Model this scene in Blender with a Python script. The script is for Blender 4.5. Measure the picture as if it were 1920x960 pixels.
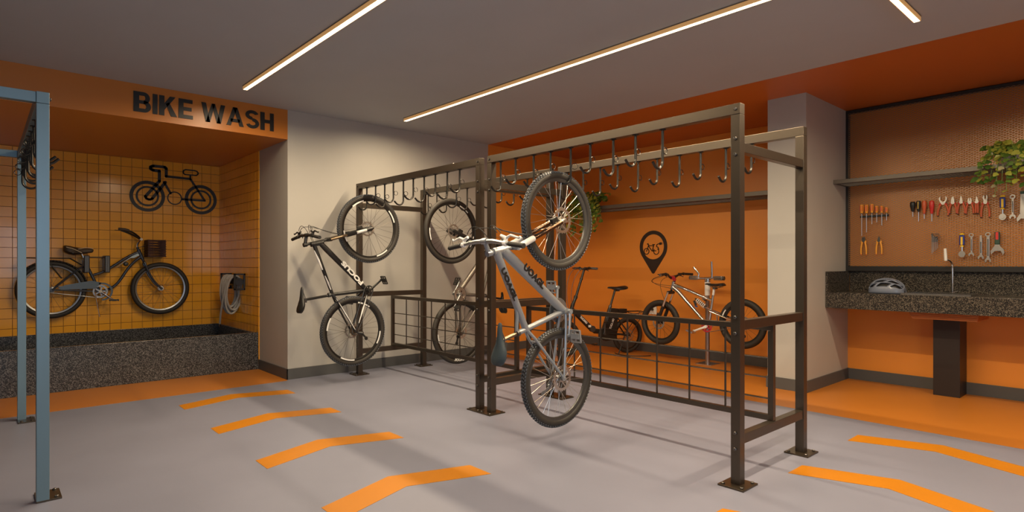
import bpy, math, random
from mathutils import Vector, Matrix

for _o in list(bpy.data.objects):
    bpy.data.objects.remove(_o)
SC = bpy.context.scene
COL = SC.collection
PI = math.pi
rnd = random.Random(7)

# ------------------------------------------------------------------ camera
cam_data = bpy.data.cameras.new('camera')
cam_data.sensor_width = 36.0
cam_data.lens = 1110.0 / 1920.0 * 36.0
cam_data.shift_y = 14.0 / 1920.0
cam_data.clip_start = 0.02
cam = bpy.data.objects.new('camera', cam_data)
cam.location = (0, 0, 1.25)
cam.rotation_euler = (PI / 2, 0, math.radians(48.12))
COL.objects.link(cam)
SC.camera = cam

# ------------------------------------------------------------------ exposure
SC.view_settings.view_transform = 'Standard'
SC.view_settings.look = 'None'
SC.view_settings.gamma = 1.0
SC.view_settings.exposure = 0.0

# ------------------------------------------------------------------ daylight outside the window behind the camera
world = bpy.data.worlds.new('world')
SC.world = world
world.use_nodes = True
_bg = world.node_tree.nodes['Background']
_bg.inputs[0].default_value = (0.62, 0.78, 1.0, 1)
_bg.inputs[1].default_value = 6.0

# ------------------------------------------------------------------ ceiling light strips: one area lamp per strip, including an added unseen strip
LAMP_COL = (1.0, 0.79, 0.52)
LAMP_W = 26.0          # watts per metre of strip
CEIL = 2.902
STRIPS = [  # axis, fixed coordinate, from, to, label
    ('x', 3.59, -5.82, -0.95, 'long warm ceiling light strip running above the dark bike racks'),
    ('x', 1.83, -5.76, -2.50, 'warm ceiling light strip ending near the bike wash lettering'),
    ('y', -1.14, 1.30, 4.66, 'short end of warm light strip at the top right of the ceiling'),
    ('x', 5.05, -0.42, 1.70, None),  # unseen strip added to brighten the column side and alcove
]
for _ax, _c, _a, _b, _l in STRIPS:
    ld = bpy.data.lights.new('strip_lamp', 'AREA')
    ld.shape = 'RECTANGLE'
    ld.size = _b - _a
    ld.size_y = 0.03
    ld.spread = math.radians(170)
    ld.color = LAMP_COL
    ld.energy = LAMP_W * (_b - _a)
    lo = bpy.data.objects.new('strip_lamp', ld)
    m = (_a + _b) / 2
    lo.location = (m, _c, CEIL - 0.0365) if _ax == 'x' else (_c, m, CEIL - 0.0365)
    lo.rotation_euler = (0, 0, 0 if _ax == 'x' else PI / 2)
    COL.objects.link(lo)

# ------------------------------------------------------------------ mesh builder
class MB:
    def __init__(s):
        s.v = []; s.f = []
    def add(s, vs, fs, M=None):
        n = len(s.v)
        if M is not None:
            vs = [M @ Vector(p) for p in vs]
        s.v.extend([tuple(p) for p in vs])
        s.f.extend([tuple(i + n for i in f) for f in fs])
        return s
    def box(s, x0, x1, y0, y1, z0, z1, M=None):
        vs = [(x, y, z) for x in (x0, x1) for y in (y0, y1) for z in (z0, z1)]
        fs = [(0, 1, 3, 2), (4, 6, 7, 5), (0, 4, 5, 1), (2, 3, 7, 6), (0, 2, 6, 4), (1, 5, 7, 3)]
        return s.add(vs, fs, M)
    def beam(s, p, q, w, h, up=(0, 0, 1)):
        p = Vector(p); q = Vector(q); d = (q - p)
        L = d.length; d.normalize(); up = Vector(up)
        if abs(d.dot(up)) > 0.98: up = Vector((1, 0, 0)) if abs(d.x) < 0.9 else Vector((0, 1, 0))
        sd = d.cross(up).normalized(); u2 = sd.cross(d)
        M = Matrix.Translation(p) @ Matrix((d, sd, u2)).transposed().to_4x4()
        return s.box(0, L, -w / 2, w / 2, -h / 2, h / 2, M)
    def tube(s, pts, r, n=8, closed=False, flat=1.0, caps=True):
        P = [Vector(p) for p in pts]; m = len(P)
        R = r if isinstance(r, (list, tuple)) else [r] * m
        T = []
        for i in range(m):
            if closed: t = P[(i + 1) % m] - P[i - 1]
            else: t = P[min(i + 1, m - 1)] - P[max(i - 1, 0)]
            T.append(t.normalized())
        a = Vector((0, 0, 1)) if abs(T[0].z) < 0.9 else Vector((1, 0, 0))
        N = (a - T[0] * a.dot(T[0])).normalized()
        b = len(s.v)
        for i in range(m):
            N = (N - T[i] * N.dot(T[i])).normalized()
            B = T[i].cross(N)
            for k in range(n):
                an = 2 * PI * k / n
                s.v.append(tuple(P[i] + (N * math.cos(an) * flat + B * math.sin(an)) * R[i]))
        for i in range(m if closed else m - 1):
            j = (i + 1) % m
            for k in range(n):
                l = (k + 1) % n
                s.f.append((b + i * n + k, b + i * n + l, b + j * n + l, b + j * n + k))
        if caps and not closed:
            s.f.append(tuple(b + k for k in range(n))[::-1])
            s.f.append(tuple(b + (m - 1) * n + k for k in range(n)))
        return s
    def lathe(s, prof, n=24, M=None, close=False):
        # prof: (radius, height) around local z
        vs = []; fs = []; m = len(prof)
        for k in range(n):
            an = 2 * PI * k / n
            for (r, z) in prof:
                vs.append((r * math.cos(an), r * math.sin(an), z))
        for k in range(n):
            l = (k + 1) % n
            for i in range(m if close else m - 1):
                j = (i + 1) % m
                fs.append((k * m + i, l * m + i, l * m + j, k * m + j))
        return s.add(vs, fs, M)
    def cyl(s, c, ax, r, h, n=16):
        # disc of radius r, thickness h, centred on c, axis ax
        d = Vector(ax).normalized()
        return s.tube([Vector(c) - d * h / 2, Vector(c) + d * h / 2], r, n)
    def prism(s, poly, z0, z1, M=None):
        m = len(poly)
        vs = [(x, y, z0) for x, y in poly] + [(x, y, z1) for x, y in poly]
        fs = [tuple(range(m))[::-1], tuple(range(m, 2 * m))]
        for i in range(m):
            j = (i + 1) % m
            fs.append((i, j, m + j, m + i))
        return s.add(vs, fs, M)
    def annulus(s, c, r0, r1, z0, z1, n=32, a0=0.0, a1=2 * PI, M=None):
        full = abs(a1 - a0 - 2 * PI) < 1e-6
        m = n if full else n + 1
        vs = []; fs = []
        for k in range(m):
            an = a0 + (a1 - a0) * k / n
            cx, sx = math.cos(an), math.sin(an)
            for r, z in ((r0, z0), (r1, z0), (r1, z1), (r0, z1)):
                vs.append((c[0] + r * cx, c[1] + r * sx, z))
        for k in range(n):
            l = (k + 1) % m
            for i in range(4):
                j = (i + 1) % 4
                fs.append((k * 4 + i, k * 4 + j, l * 4 + j, l * 4 + i))
        if not full:
            fs.append((0, 3, 2, 1)); e = (m - 1) * 4
            fs.append((e, e + 1, e + 2, e + 3))
        return s.add(vs, fs, M)
    def stroke(s, pts, w, z0, z1, M=None, closed=False):
        # flat line of width w with round joints (x, y plane)
        k = len(pts)
        for i in range(k if closed else k - 1):
            a = Vector(pts[i]); b = Vector(pts[(i + 1) % k]); d = (b - a)
            if d.length < 1e-9: continue
            d.normalize(); n = Vector((-d.y, d.x)) * w / 2
            s.prism([tuple(a - n), tuple(b - n), tuple(b + n), tuple(a + n)], z0, z1, M)
        for p in pts:
            s.prism([(p[0] + w / 2 * math.cos(2 * PI * t / 12), p[1] + w / 2 * math.sin(2 * PI * t / 12)) for t in range(12)], z0, z1 * 1.0, M)
        return s
    def mesh(s, name, m=None, smooth=35):
        me = bpy.data.meshes.new(name)
        me.from_pydata(s.v, [], s.f)
        me.update()
        if m: me.materials.append(m)
        if smooth and len(me.polygons):
            me.polygons.foreach_set('use_smooth', [True] * len(me.polygons))
            me.set_sharp_from_angle(angle=math.radians(smooth))
        return me
    def build(s, name, m=None, parent=None, smooth=35, bevel=0, **props):
        return put(name, s.mesh(name, m, smooth), parent, bevel=bevel, **props)

def put(name, me, parent=None, M=None, bevel=0, **props):
    o = bpy.data.objects.new(name, me)
    COL.objects.link(o)
    if parent is not None: o.parent = parent
    if M is not None: o.matrix_local = M
    if bevel:
        b = o.modifiers.new('bevel', 'BEVEL'); b.width = bevel; b.segments = 2
        b.limit_method = 'ANGLE'; b.angle_limit = math.radians(50)
    for k, v in props.items(): o[k] = v
    return o

def tag(o, label, cat, group=None):
    o['label'] = label; o['category'] = cat
    if group: o['group'] = group
    return o

def thing(name, label, cat, M=None, group=None):
    o = bpy.data.objects.new(name, None)
    o.empty_display_size = 0.05
    COL.objects.link(o)
    if M is not None: o.matrix_world = M
    return tag(o, label, cat, group)

def T(x, y, z): return Matrix.Translation((x, y, z))
def frame(o, ex, ey, ez):
    M = Matrix((Vector(ex), Vector(ey), Vector(ez))).transposed().to_4x4()
    M.translation = Vector(o)
    return M

def copy_thing(src, M=None):
    c = src.copy(); COL.objects.link(c)
    if M is not None: c.matrix_world = M
    for ch in list(src.children):
        d = ch.copy(); COL.objects.link(d); d.parent = c
        for g in list(ch.children):
            e = g.copy(); COL.objects.link(e); e.parent = d
    return c

def text_mb(txt, width, height, depth, bold=0.0, spacing=1.0, shear=0.0):
    # lettering in the x, y plane, lower left corner at 0, 0, extruded along z
    cu = bpy.data.curves.new('lettering', 'FONT')
    cu.body = txt; cu.offset = bold; cu.extrude = 0.5; cu.resolution_u = 3
    cu.space_character = spacing; cu.shear = shear
    o = bpy.data.objects.new('lettering', cu); COL.objects.link(o)
    bpy.context.view_layer.update()
    me = o.to_mesh()
    vs = [v.co.copy() for v in me.vertices]; fs = [tuple(p.vertices) for p in me.polygons]
    o.to_mesh_clear(); bpy.data.objects.remove(o); bpy.data.curves.remove(cu)
    x0 = min(v.x for v in vs); x1 = max(v.x for v in vs)
    y0 = min(v.y for v in vs); y1 = max(v.y for v in vs)
    b = MB()
    b.v = [((v.x - x0) / (x1 - x0) * width, (v.y - y0) / (y1 - y0) * height, (v.z + 0.5) * depth) for v in vs]
    b.f = fs
    return b

# ------------------------------------------------------------------ materials
MATS = {}
def mat(name, col, rough=0.5, metal=0.0, emit=None, estr=0.0, var=0.0, vscale=30.0, bump=0.0, bscale=200.0, coat=0.0, spec=0.5):
    m = bpy.data.materials.new(name); MATS[name] = m
    m.use_nodes = True
    nt = m.node_tree; b = nt.nodes['Principled BSDF']
    b.inputs['Base Color'].default_value = (*col, 1)
    b.inputs['Roughness'].default_value = rough
    b.inputs['Metallic'].default_value = metal
    b.inputs['Specular IOR Level'].default_value = spec
    b.inputs['Coat Weight'].default_value = coat
    b.inputs['Coat Roughness'].default_value = 0.1
    if emit:
        b.inputs['Emission Color'].default_value = (*emit, 1)
        b.inputs['Emission Strength'].default_value = estr
    if var or bump:
        tc = nt.nodes.new('ShaderNodeTexCoord')
    if var:
        n = nt.nodes.new('ShaderNodeTexNoise'); n.inputs['Scale'].default_value = vscale; n.inputs['Detail'].default_value = 4
        nt.links.new(tc.outputs['Object'], n.inputs['Vector'])
        r = nt.nodes.new('ShaderNodeValToRGB')
        r.color_ramp.elements[0].position = 0.3; r.color_ramp.elements[1].position = 0.7
        r.color_ramp.elements[0].color = (*[c * (1 - var) for c in col], 1)
        r.color_ramp.elements[1].color = (*[min(1, c * (1 + var)) for c in col], 1)
        nt.links.new(n.outputs['Fac'], r.inputs['Fac']); nt.links.new(r.outputs['Color'], b.inputs['Base Color'])
    if bump:
        n2 = nt.nodes.new('ShaderNodeTexNoise'); n2.inputs['Scale'].default_value = bscale; n2.inputs['Detail'].default_value = 3
        nt.links.new(tc.outputs['Object'], n2.inputs['Vector'])
        bp = nt.nodes.new('ShaderNodeBump'); bp.inputs['Strength'].default_value = bump; bp.inputs['Distance'].default_value = 0.002
        nt.links.new(n2.outputs['Fac'], bp.inputs['Height']); nt.links.new(bp.outputs['Normal'], b.inputs['Normal'])
    return m

def granite(name, base, speck, speck2, scale=160.0, rough=0.25):
    m = mat(name, base, rough)
    nt = m.node_tree; b = nt.nodes['Principled BSDF']
    tc = nt.nodes.new('ShaderNodeTexCoord')
    v = nt.nodes.new('ShaderNodeTexVoronoi'); v.inputs['Scale'].default_value = scale
    nt.links.new(tc.outputs['Object'], v.inputs['Vector'])
    r = nt.nodes.new('ShaderNodeValToRGB'); r.color_ramp.interpolation = 'CONSTANT'
    e = r.color_ramp.elements
    e[0].position = 0.0; e[0].color = (*base, 1)
    e[1].position = 0.52; e[1].color = (*speck, 1)
    for p, c in ((0.70, speck2), (0.80, tuple(x * 0.6 for x in base)), (0.9, speck)):
        k = e.new(p); k.color = (*c, 1)
    sep = nt.nodes.new('ShaderNodeSeparateColor')
    nt.links.new(v.outputs['Color'], sep.inputs['Color'])
    nt.links.new(sep.outputs['Red'], r.inputs['Fac'])
    nt.links.new(r.outputs['Color'], b.inputs['Base Color'])
    return m

M_WALL = mat('taupe_wall_paint', (0.45, 0.43, 0.395), 0.55, var=0.02, vscale=3, bump=0.03)
M_CEIL = mat('grey_ceiling_paint', (0.43, 0.455, 0.49), 0.7, var=0.02, vscale=2)
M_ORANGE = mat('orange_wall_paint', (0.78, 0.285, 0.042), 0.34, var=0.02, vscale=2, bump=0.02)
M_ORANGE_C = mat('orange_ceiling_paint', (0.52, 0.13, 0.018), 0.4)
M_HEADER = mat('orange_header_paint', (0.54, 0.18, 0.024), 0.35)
M_SKIRT = mat('grey_skirting', (0.085, 0.085, 0.085), 0.5)
M_FLOOR = mat('grey_floor_coating', (0.198, 0.206, 0.275), 0.42, var=0.06, vscale=1.6, bump=0.12, bscale=120)
M_FLOOR_O = mat('orange_floor_paint', (0.45, 0.155, 0.020), 0.4, var=0.03, vscale=2, bump=0.08, bscale=120)
M_ARROW = mat('orange_line_paint', (0.46, 0.165, 0.003), 0.42, var=0.03, vscale=4, bump=0.08, bscale=120)
M_TILE = mat('amber_glazed_tile', (0.90, 0.41, 0.032), 0.16, var=0.05, vscale=2)
M_GROUT = mat('brown_grout', (0.33, 0.135, 0.028), 0.7)
M_TROUGH = granite('grey_speckled_granite', (0.025, 0.025, 0.026), (0.16, 0.155, 0.15), (0.08, 0.08, 0.08), 170)
M_COUNTER = granite('brown_speckled_granite', (0.02, 0.018, 0.016), (0.13, 0.11, 0.085), (0.07, 0.058, 0.045), 190)
M_RACK = mat('bronze_painted_steel', (0.115, 0.095, 0.076), 0.36, 0.9)
M_RACKB = mat('steel_with_daylight_tint', (0.16, 0.235, 0.27), 0.36, 0.45)  # cool daylight reflected on the rack is mixed into this base colour
M_HOOK = mat('dark_hook_steel', (0.055, 0.052, 0.048), 0.30, 0.9)
M_BOLT = mat('bolt_steel', (0.14, 0.13, 0.12), 0.35, 0.9)
M_PLATE = mat('foot_plate_steel', (0.11, 0.085, 0.06), 0.28, 0.8)
M_DARK = mat('dark_frame_metal', (0.025, 0.024, 0.024), 0.45, 0.3)
M_MESHW = mat('expanded_metal', (0.40, 0.285, 0.20), 0.32, 0.7)
M_SHELFM = mat('shelf_metal', (0.15, 0.135, 0.115), 0.4, 0.5)
M_SIGN = mat('dark_brown_vinyl', (0.022, 0.012, 0.008), 0.5)
M_SIGNB = mat('black_vinyl', (0.010, 0.009, 0.009), 0.45)
M_PILLAR = mat('dark_brown_laminate', (0.020, 0.014, 0.013), 0.45)
M_TRAY = mat('orange_board', (0.50, 0.15, 0.03), 0.45)
M_PROFILE = mat('light_profile_aluminium', (0.30, 0.24, 0.18), 0.5, 0.5)
M_DIFF = mat('lit_diffuser', (0.9, 0.8, 0.6), 0.5, emit=(1.0, 0.72, 0.38), estr=9.0)
M_DIFFS = mat('lit_diffuser_edge', (0.6, 0.4, 0.2), 0.5, emit=(1.0, 0.50, 0.16), estr=0.30)
M_STEEL = mat('polished_steel', (0.75, 0.73, 0.70), 0.16, 1.0)
M_CHROME = mat('chrome', (0.82, 0.81, 0.79), 0.08, 1.0)
M_TYRE = mat('black_rubber', (0.026, 0.022, 0.018), 0.62, var=0.1, vscale=40)
M_TREAD = mat('tread_rubber', (0.075, 0.085, 0.10), 0.45)
M_BLACK = mat('satin_black', (0.016, 0.015, 0.014), 0.38)
M_GRIP = mat('black_grip_rubber', (0.022, 0.020, 0.018), 0.7)
M_RIM = mat('black_alloy', (0.03, 0.028, 0.026), 0.28, 0.6)
M_SPOKE = mat('steel_spoke', (0.62, 0.57, 0.50), 0.3, 0.9)
M_SPOKED = mat('dark_spoke', (0.10, 0.085, 0.07), 0.35, 0.8)
M_DISC = mat('brake_disc_steel', (0.60, 0.57, 0.53), 0.28, 0.95)
M_WHITE = mat('white_paint', (0.80, 0.79, 0.76), 0.35)
M_SILVER = mat('silver_grey_paint', (0.27, 0.29, 0.315), 0.26, 0.25, coat=0.5)
M_GREYP = mat('grey_alloy', (0.30, 0.31, 0.32), 0.35, 0.8)
M_DGREY = mat('dark_grey_alloy', (0.10, 0.10, 0.10), 0.4, 0.7)
M_GOLD = mat('warm_gold_alloy', (0.27, 0.20, 0.13), 0.3, 0.9)
M_BRONZE = mat('bronze_stanchion', (.11, .065, .04), .25, .85)
M_RED = mat('red_anodised', (0.55, 0.03, 0.05), 0.35, 0.2)
M_CABLE = mat('black_cable', (0.015, 0.014, 0.013), 0.5)

def struct(name, mb, m, parent=None, smooth=0, bevel=0):
    o = mb.build(name, m, parent, smooth=smooth, bevel=bevel)
    if parent is None: o['kind'] = 'structure'
    return o
# ================================================================== SETTING
XL, XN, XTR = -6.354, -8.79, -7.219        # left wall, niche tile wall, trough front
YN, YO, YB = 2.455, 5.25, 7.03             # niche side, paint edge, back wall
XR, YF = 3.0, -3.6                         # right wall and front wall behind the camera
ZH = 2.584                                 # underside of the header over the niche

fl = struct('floor', MB().box(XN - 0.2, XR + 0.2, YF - 0.2, YB + 0.2, -0.15, 0.0), M_FLOOR)
struct('painted_floor_band', MB().prism([(-6.35, YO - 0.03), (XR, YO - 0.03), (XR, YB), (-6.35, YB)], 0.0, 0.001), M_FLOOR_O, fl)
struct('painted_floor_band', MB().prism([(XTR, YF), (-6.30, YF), (-6.30, YN - 0.03), (-6.354, YN), (XTR, YN)], 0.0, 0.001), M_FLOOR_O, fl)
def chevron(L, W, B):                      # band of width B, span L, bend W, pointing to -x
    h = L / 2
    return MB().prism([(0, -h), (-W, 0), (0, h), (B, h), (B - W, 0), (B, -h)], 0.0, 0.0015)
me = chevron(0.96, 0.165, 0.205).mesh('floor_chevron', M_ARROW, 0)
for x in (-5.84, -4.868, -3.88, -2.905, -1.93):
    put('floor_chevron', me, fl, T(x, 1.775, 0))
for y in (4.545, 3.575, 2.605, 1.6):
    put('floor_chevron', me, fl, T(-1.05, y + 0.21, 0) @ Matrix.Rotation(-PI / 2, 4, 'Z'))

ce = struct('ceiling', MB().box(XN - 0.2, XR + 0.2, YF - 0.2, YO, CEIL, CEIL + 0.15), M_CEIL)
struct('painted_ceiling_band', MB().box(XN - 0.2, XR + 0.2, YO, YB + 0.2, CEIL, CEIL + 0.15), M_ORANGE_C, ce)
wl = struct('wall_left', MB().box(XTR - 0.05, XL, YN, YO, 0, CEIL).box(XN - 0.1, XTR - 0.05, YN + 0.012, YO, 0, CEIL), M_WALL)
struct('painted_wall_section', MB().box(XTR - 0.05, XL, YO, YB + 0.2, 0, CEIL), M_ORANGE, wl)
struct('wall_back', MB().box(XTR, XR + 0.2, YB, YB + 0.2, 0, CEIL), M_ORANGE)
struct('wall_column', MB().box(-2.735, -2.36, 5.93, YB, 0, CEIL), M_WALL)
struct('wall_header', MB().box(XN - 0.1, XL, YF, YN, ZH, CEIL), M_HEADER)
struct('wall_front', MB().box(XN - 0.2, XR + 0.2, YF - 0.2, YF, 0, CEIL), M_WALL)
# right wall with the window that lets the daylight in
WY0, WY1, WZ0, WZ1 = -1.9, 1.0, 0.85, 2.35
struct('wall_right', MB().box(XR, XR + 0.2, YF, WY0, 0, CEIL).box(XR, XR + 0.2, WY1, YB, 0, CEIL)
       .box(XR, XR + 0.2, WY0, WY1, 0, WZ0).box(XR, XR + 0.2, WY0, WY1, WZ1, CEIL), M_WALL)
wf = MB()
for a, b in ((WY0, WY0 + .05), (WY1 - .05, WY1), ((WY0 + WY1) / 2 - .03, (WY0 + WY1) / 2 + .03)):
    wf.box(XR + .08, XR + .14, a, b, WZ0, WZ1)
wf.box(XR + .08, XR + .14, WY0, WY1, WZ0, WZ0 + .05).box(XR + .08, XR + .14, WY0, WY1, WZ1 - .05, WZ1)
win = struct('window_1', wf, M_DARK)
# daylight coming in through that window
pl = bpy.data.lights.new('window_daylight', 'AREA')
pl.shape = 'RECTANGLE'; pl.size = WZ1 - WZ0; pl.size_y = WY1 - WY0
pl.cycles.is_portal = True
po = bpy.data.objects.new('window_daylight', pl); COL.objects.link(po)
po.location = (XR + 0.2, (WY0 + WY1) / 2, (WZ0 + WZ1) / 2); po.rotation_euler = (0, PI / 2, 0)

# skirting boards
SK = 0.115
struct('baseboard_left', MB().box(XL, XL + 0.012, YN - 0.012, YB, 0, SK).box(XTR, XL + 0.012, YN - 0.012, YN, 0, SK), M_SKIRT, bevel=0.002)
struct('baseboard_back', MB().box(XL, -2.735, YB - 0.012, YB, 0, SK).box(-2.36, XR, YB - 0.012, YB, 0, SK), M_SKIRT, bevel=0.002)
struct('baseboard_column', MB().box(-2.747, -2.348, 5.918, 5.93, 0, SK).box(-2.36, -2.348, 5.93, YB, 0, SK).box(-2.747, -2.735, 5.93, YB, 0, SK), M_SKIRT, bevel=0.002)

# niche wall: tiles one by one on a grout bed
nw = struct('wall_niche', MB().box(XN - 0.2, XN, YF, YN + 0.012, 0, ZH), M_GROUT)
PT = 0.1153
tb = MB().box(0, 0.011, 0.0028, PT - 0.0028, 0.0028, PT - 0.0028)
tm = tb.mesh('tile', M_TILE, 0)
tiles = []
y = YN - PT
while y > YF:
    for r in range(22):
        z = ZH - PT * (r + 1)
        tiles.append((y, z))
    y -= PT
def tile_rank(t):                          # tiles inside the picture, the nearest first
    vis = t[0] > 0.10 and t[1] > 0.42
    return (0 if vis else 1, -t[0] if not vis else t[0])
tiles.sort(key=tile_rank)
rest = MB()
for i, (yy, zz) in enumerate(tiles):
    tilt = Matrix.Rotation(rnd.uniform(-.006, .006), 4, 'Z') @ Matrix.Rotation(rnd.uniform(-.006, .006), 4, 'Y')
    M = T(XN, yy, zz) @ tilt
    if i < 300: put('tile', tm, nw, M)
    else: rest.box(-0.002, 0.011, 0.0028, PT - 0.0028, 0.0028, PT - 0.0028, M)
rest.build('tiles', M_TILE, nw, smooth=0, kind='stuff')
# the short side wall of the niche
sw = struct('wall_niche_side', MB().box(XN, XTR, YN + 0.001, YN + 0.012, 0, ZH), M_GROUT)
st = MB()
x = XTR
while x > XN + 0.03:
    x0 = max(x - PT, XN + 0.012)
    for r in range(22):
        z1 = ZH - PT * r
        M = T(x0, YN + 0.001, z1 - PT) @ Matrix.Rotation(rnd.uniform(-.008, .008), 4, 'Z')
        st.box(0.0025, x - x0 - 0.0025, -0.010, 0.002, 0.0025, PT - 0.0025, M)
    x -= PT
st.build('tiles', M_TILE, sw, smooth=0, kind='stuff')

# wash trough
tr = thing('wash_trough', 'long dark speckled granite wash trough along the tiled niche', 'trough', T(XTR, YN - 2, 0))
tr_x0 = XN + 0.018 - XTR
def tro(b, n): return b.build(n, M_TROUGH, tr, smooth=0, bevel=0.003)
y0, y1 = YF - YN + 2 + 0.01, 2 - 0.012
tro(MB().box(-0.045, 0, y0, y1, 0, 0.436), 'front_panel')
tro(MB().box(tr_x0, tr_x0 + 0.03, y0, y1, 0, 0.428), 'back_panel')
tro(MB().box(tr_x0 + 0.03, -0.045, y0, y1, 0, 0.20), 'basin_floor')
tro(MB().box(tr_x0 + 0.03, -0.045, y1 - 0.03, y1, 0.20, 0.428), 'end_panel')

# BIKE WASH lettering
sg = thing('wall_lettering', 'large black BIKE WASH lettering on the orange header', 'sign', T(XL, 1.67, ZH))
base = frame((XL + 0.001, 1.038, 2.647), (0, 1, 0), (0, 0, 1), (1, 0, 0))
# heavy sans-serif capitals, one polygon set per letter (unit height)
def letter_mb(ch, w, h, d):
    b = MB(); t = 0.255
    def P(*pts): b.prism(list(pts), 0, 1)
    def R(x0, y0, x1, y1): P((x0, y0), (x1, y0), (x1, y1), (x0, y1))
    def A(cx, cy, rx, ry, tk, a0, a1, tv=None):
        tv = tv or tk; n = 14
        for i in range(n):
            u, v = a0 + (a1 - a0) * i / n, a0 + (a1 - a0) * (i + 1) / n
            u, v = math.radians(u), math.radians(v)
            P((cx + (rx - tk) * math.cos(u), cy + (ry - tv) * math.sin(u)), (cx + rx * math.cos(u), cy + ry * math.sin(u)),
              (cx + rx * math.cos(v), cy + ry * math.sin(v)), (cx + (rx - tk) * math.cos(v), cy + (ry - tv) * math.sin(v)))
    if ch == 'B':
        R(0, 0, t, 1); R(t, .82, .46, 1); R(t, .42, .48, .58); R(t, 0, .48, .18)
        A(.46, .71, .29, .29, .21, -90, 90, .17); A(.48, .29, .32, .29, .22, -90, 90, .17)
    elif ch == 'I': R(0, 0, t, 1)
    elif ch == 'K':
        R(0, 0, t, 1); P((t, .28), (.80, 1), (.52, 1), (t, .62)); P((.32, .60), (.58, 0), (.88, 0), (.48, .70))
    elif ch == 'E': R(0, 0, t, 1); R(t, .81, .74, 1); R(t, .41, .69, .59); R(t, 0, .76, .19)
    elif ch == 'W':
        P((0, 1), (.23, 0), (.46, 0), (.24, 1)); P((.23, 0), (.46, 0), (.73, 1), (.55, 1))
        P((.55, 1), (.73, 1), (1.05, 0), (.82, 0)); P((.82, 0), (1.05, 0), (1.28, 1), (1.04, 1))
    elif ch == 'A':
        P((0, 0), (.24, 0), (.60, 1), (.36, 1)); P((.72, 0), (.96, 0), (.60, 1), (.36, 1)); R(.22, .20, .74, .37)
    elif ch == 'S':
        A(.40, .735, .38, .265, .21, 20, 270, .17); A(.42, .285, .38, .285, .21, -160, 90, .17)
        P((.40, .47), (.42, .40), (.42, .57), (.40, .64))
    elif ch == 'H': R(0, 0, t, 1); R(.57, 0, .80, 1); R(t, .41, .57, .60)
    x1 = max(v[0] for v in b.v)
    b.v = [(v[0] / x1 * w, v[1] * h, v[2] * d) for v in b.v]
    return b
GL = [('B', .140), ('I', .041), ('K', .150), ('E', .124), (' ', .050), ('W', .218), ('A', .166), ('S', .140), ('H', .138)]
adv = 0.0
gap = (1.268 - sum(g[1] for g in GL)) / (len(GL) - 1)
for g, w in GL:
    if g != ' ':
        p = letter_mb(g, w, 0.186, 0.006).build('letter', M_SIGNB, sg, smooth=0)
        p.matrix_world = base @ T(adv, 0, 0)
    adv += w + gap

# ================================================================== ceiling strips
for ax, c, a, b, l in STRIPS:
    t = thing('ceiling_light_strip', l or ('warm ceiling light strip behind the camera' if c < 0 else 'added unseen warm light strip right of the camera'), 'light',
              T((a + b) / 2, c, CEIL) if ax == 'x' else T(c, (a + b) / 2, CEIL) @ Matrix.Rotation(PI / 2, 4, 'Z'), 'ceiling light strips')
    h = (b - a) / 2
    MB().box(-h - .004, h + .004, -.024, .024, -.008, 0).build('housing', M_PROFILE, t, smooth=0)
    MB().box(-h - .003, h + .003, -.022, .022, -.035, -.008).build('diffuser_edge', M_DIFFS, t, smooth=0, label='dim glowing side of the diffuser')
    MB().box(-h, h, -.017, .017, -.0358, -.035).build('diffuser', M_DIFF, t, smooth=0)
# ================================================================== BIKE RACKS
def hook_mesh(L, R=0.05, lift=0.9):
    b = MB()
    pts = [(0, 0, 0.03), (0, 0, -(L - R) * 0.5), (0, 0, -(L - R))]
    n = 9
    for i in range(1, n + 1):
        a = (PI * 0.5 + lift) * i / n
        pts.append((0, -R + R * math.cos(a), -(L - R) - R * math.sin(a)))
    d = Vector(pts[-1]) - Vector(pts[-2]); d.normalize()
    pts.append(tuple(Vector(pts[-1]) + d * 0.022))
    b.tube(pts, 0.0085, 10)
    b.lathe([(0.001, 0.0), (0.021, 0.0), (0.021, -0.004), (0.008, -0.006)], 14)
    return b
def ring_mesh(L):
    b = MB()
    R = 0.021
    b.tube([(0, 0.008 + R + R * math.cos(a), -L * 0.52 + R * math.sin(a)) for a in [2 * PI * k / 20 for k in range(20)]], 0.0028, 6, closed=True)
    return b

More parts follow.
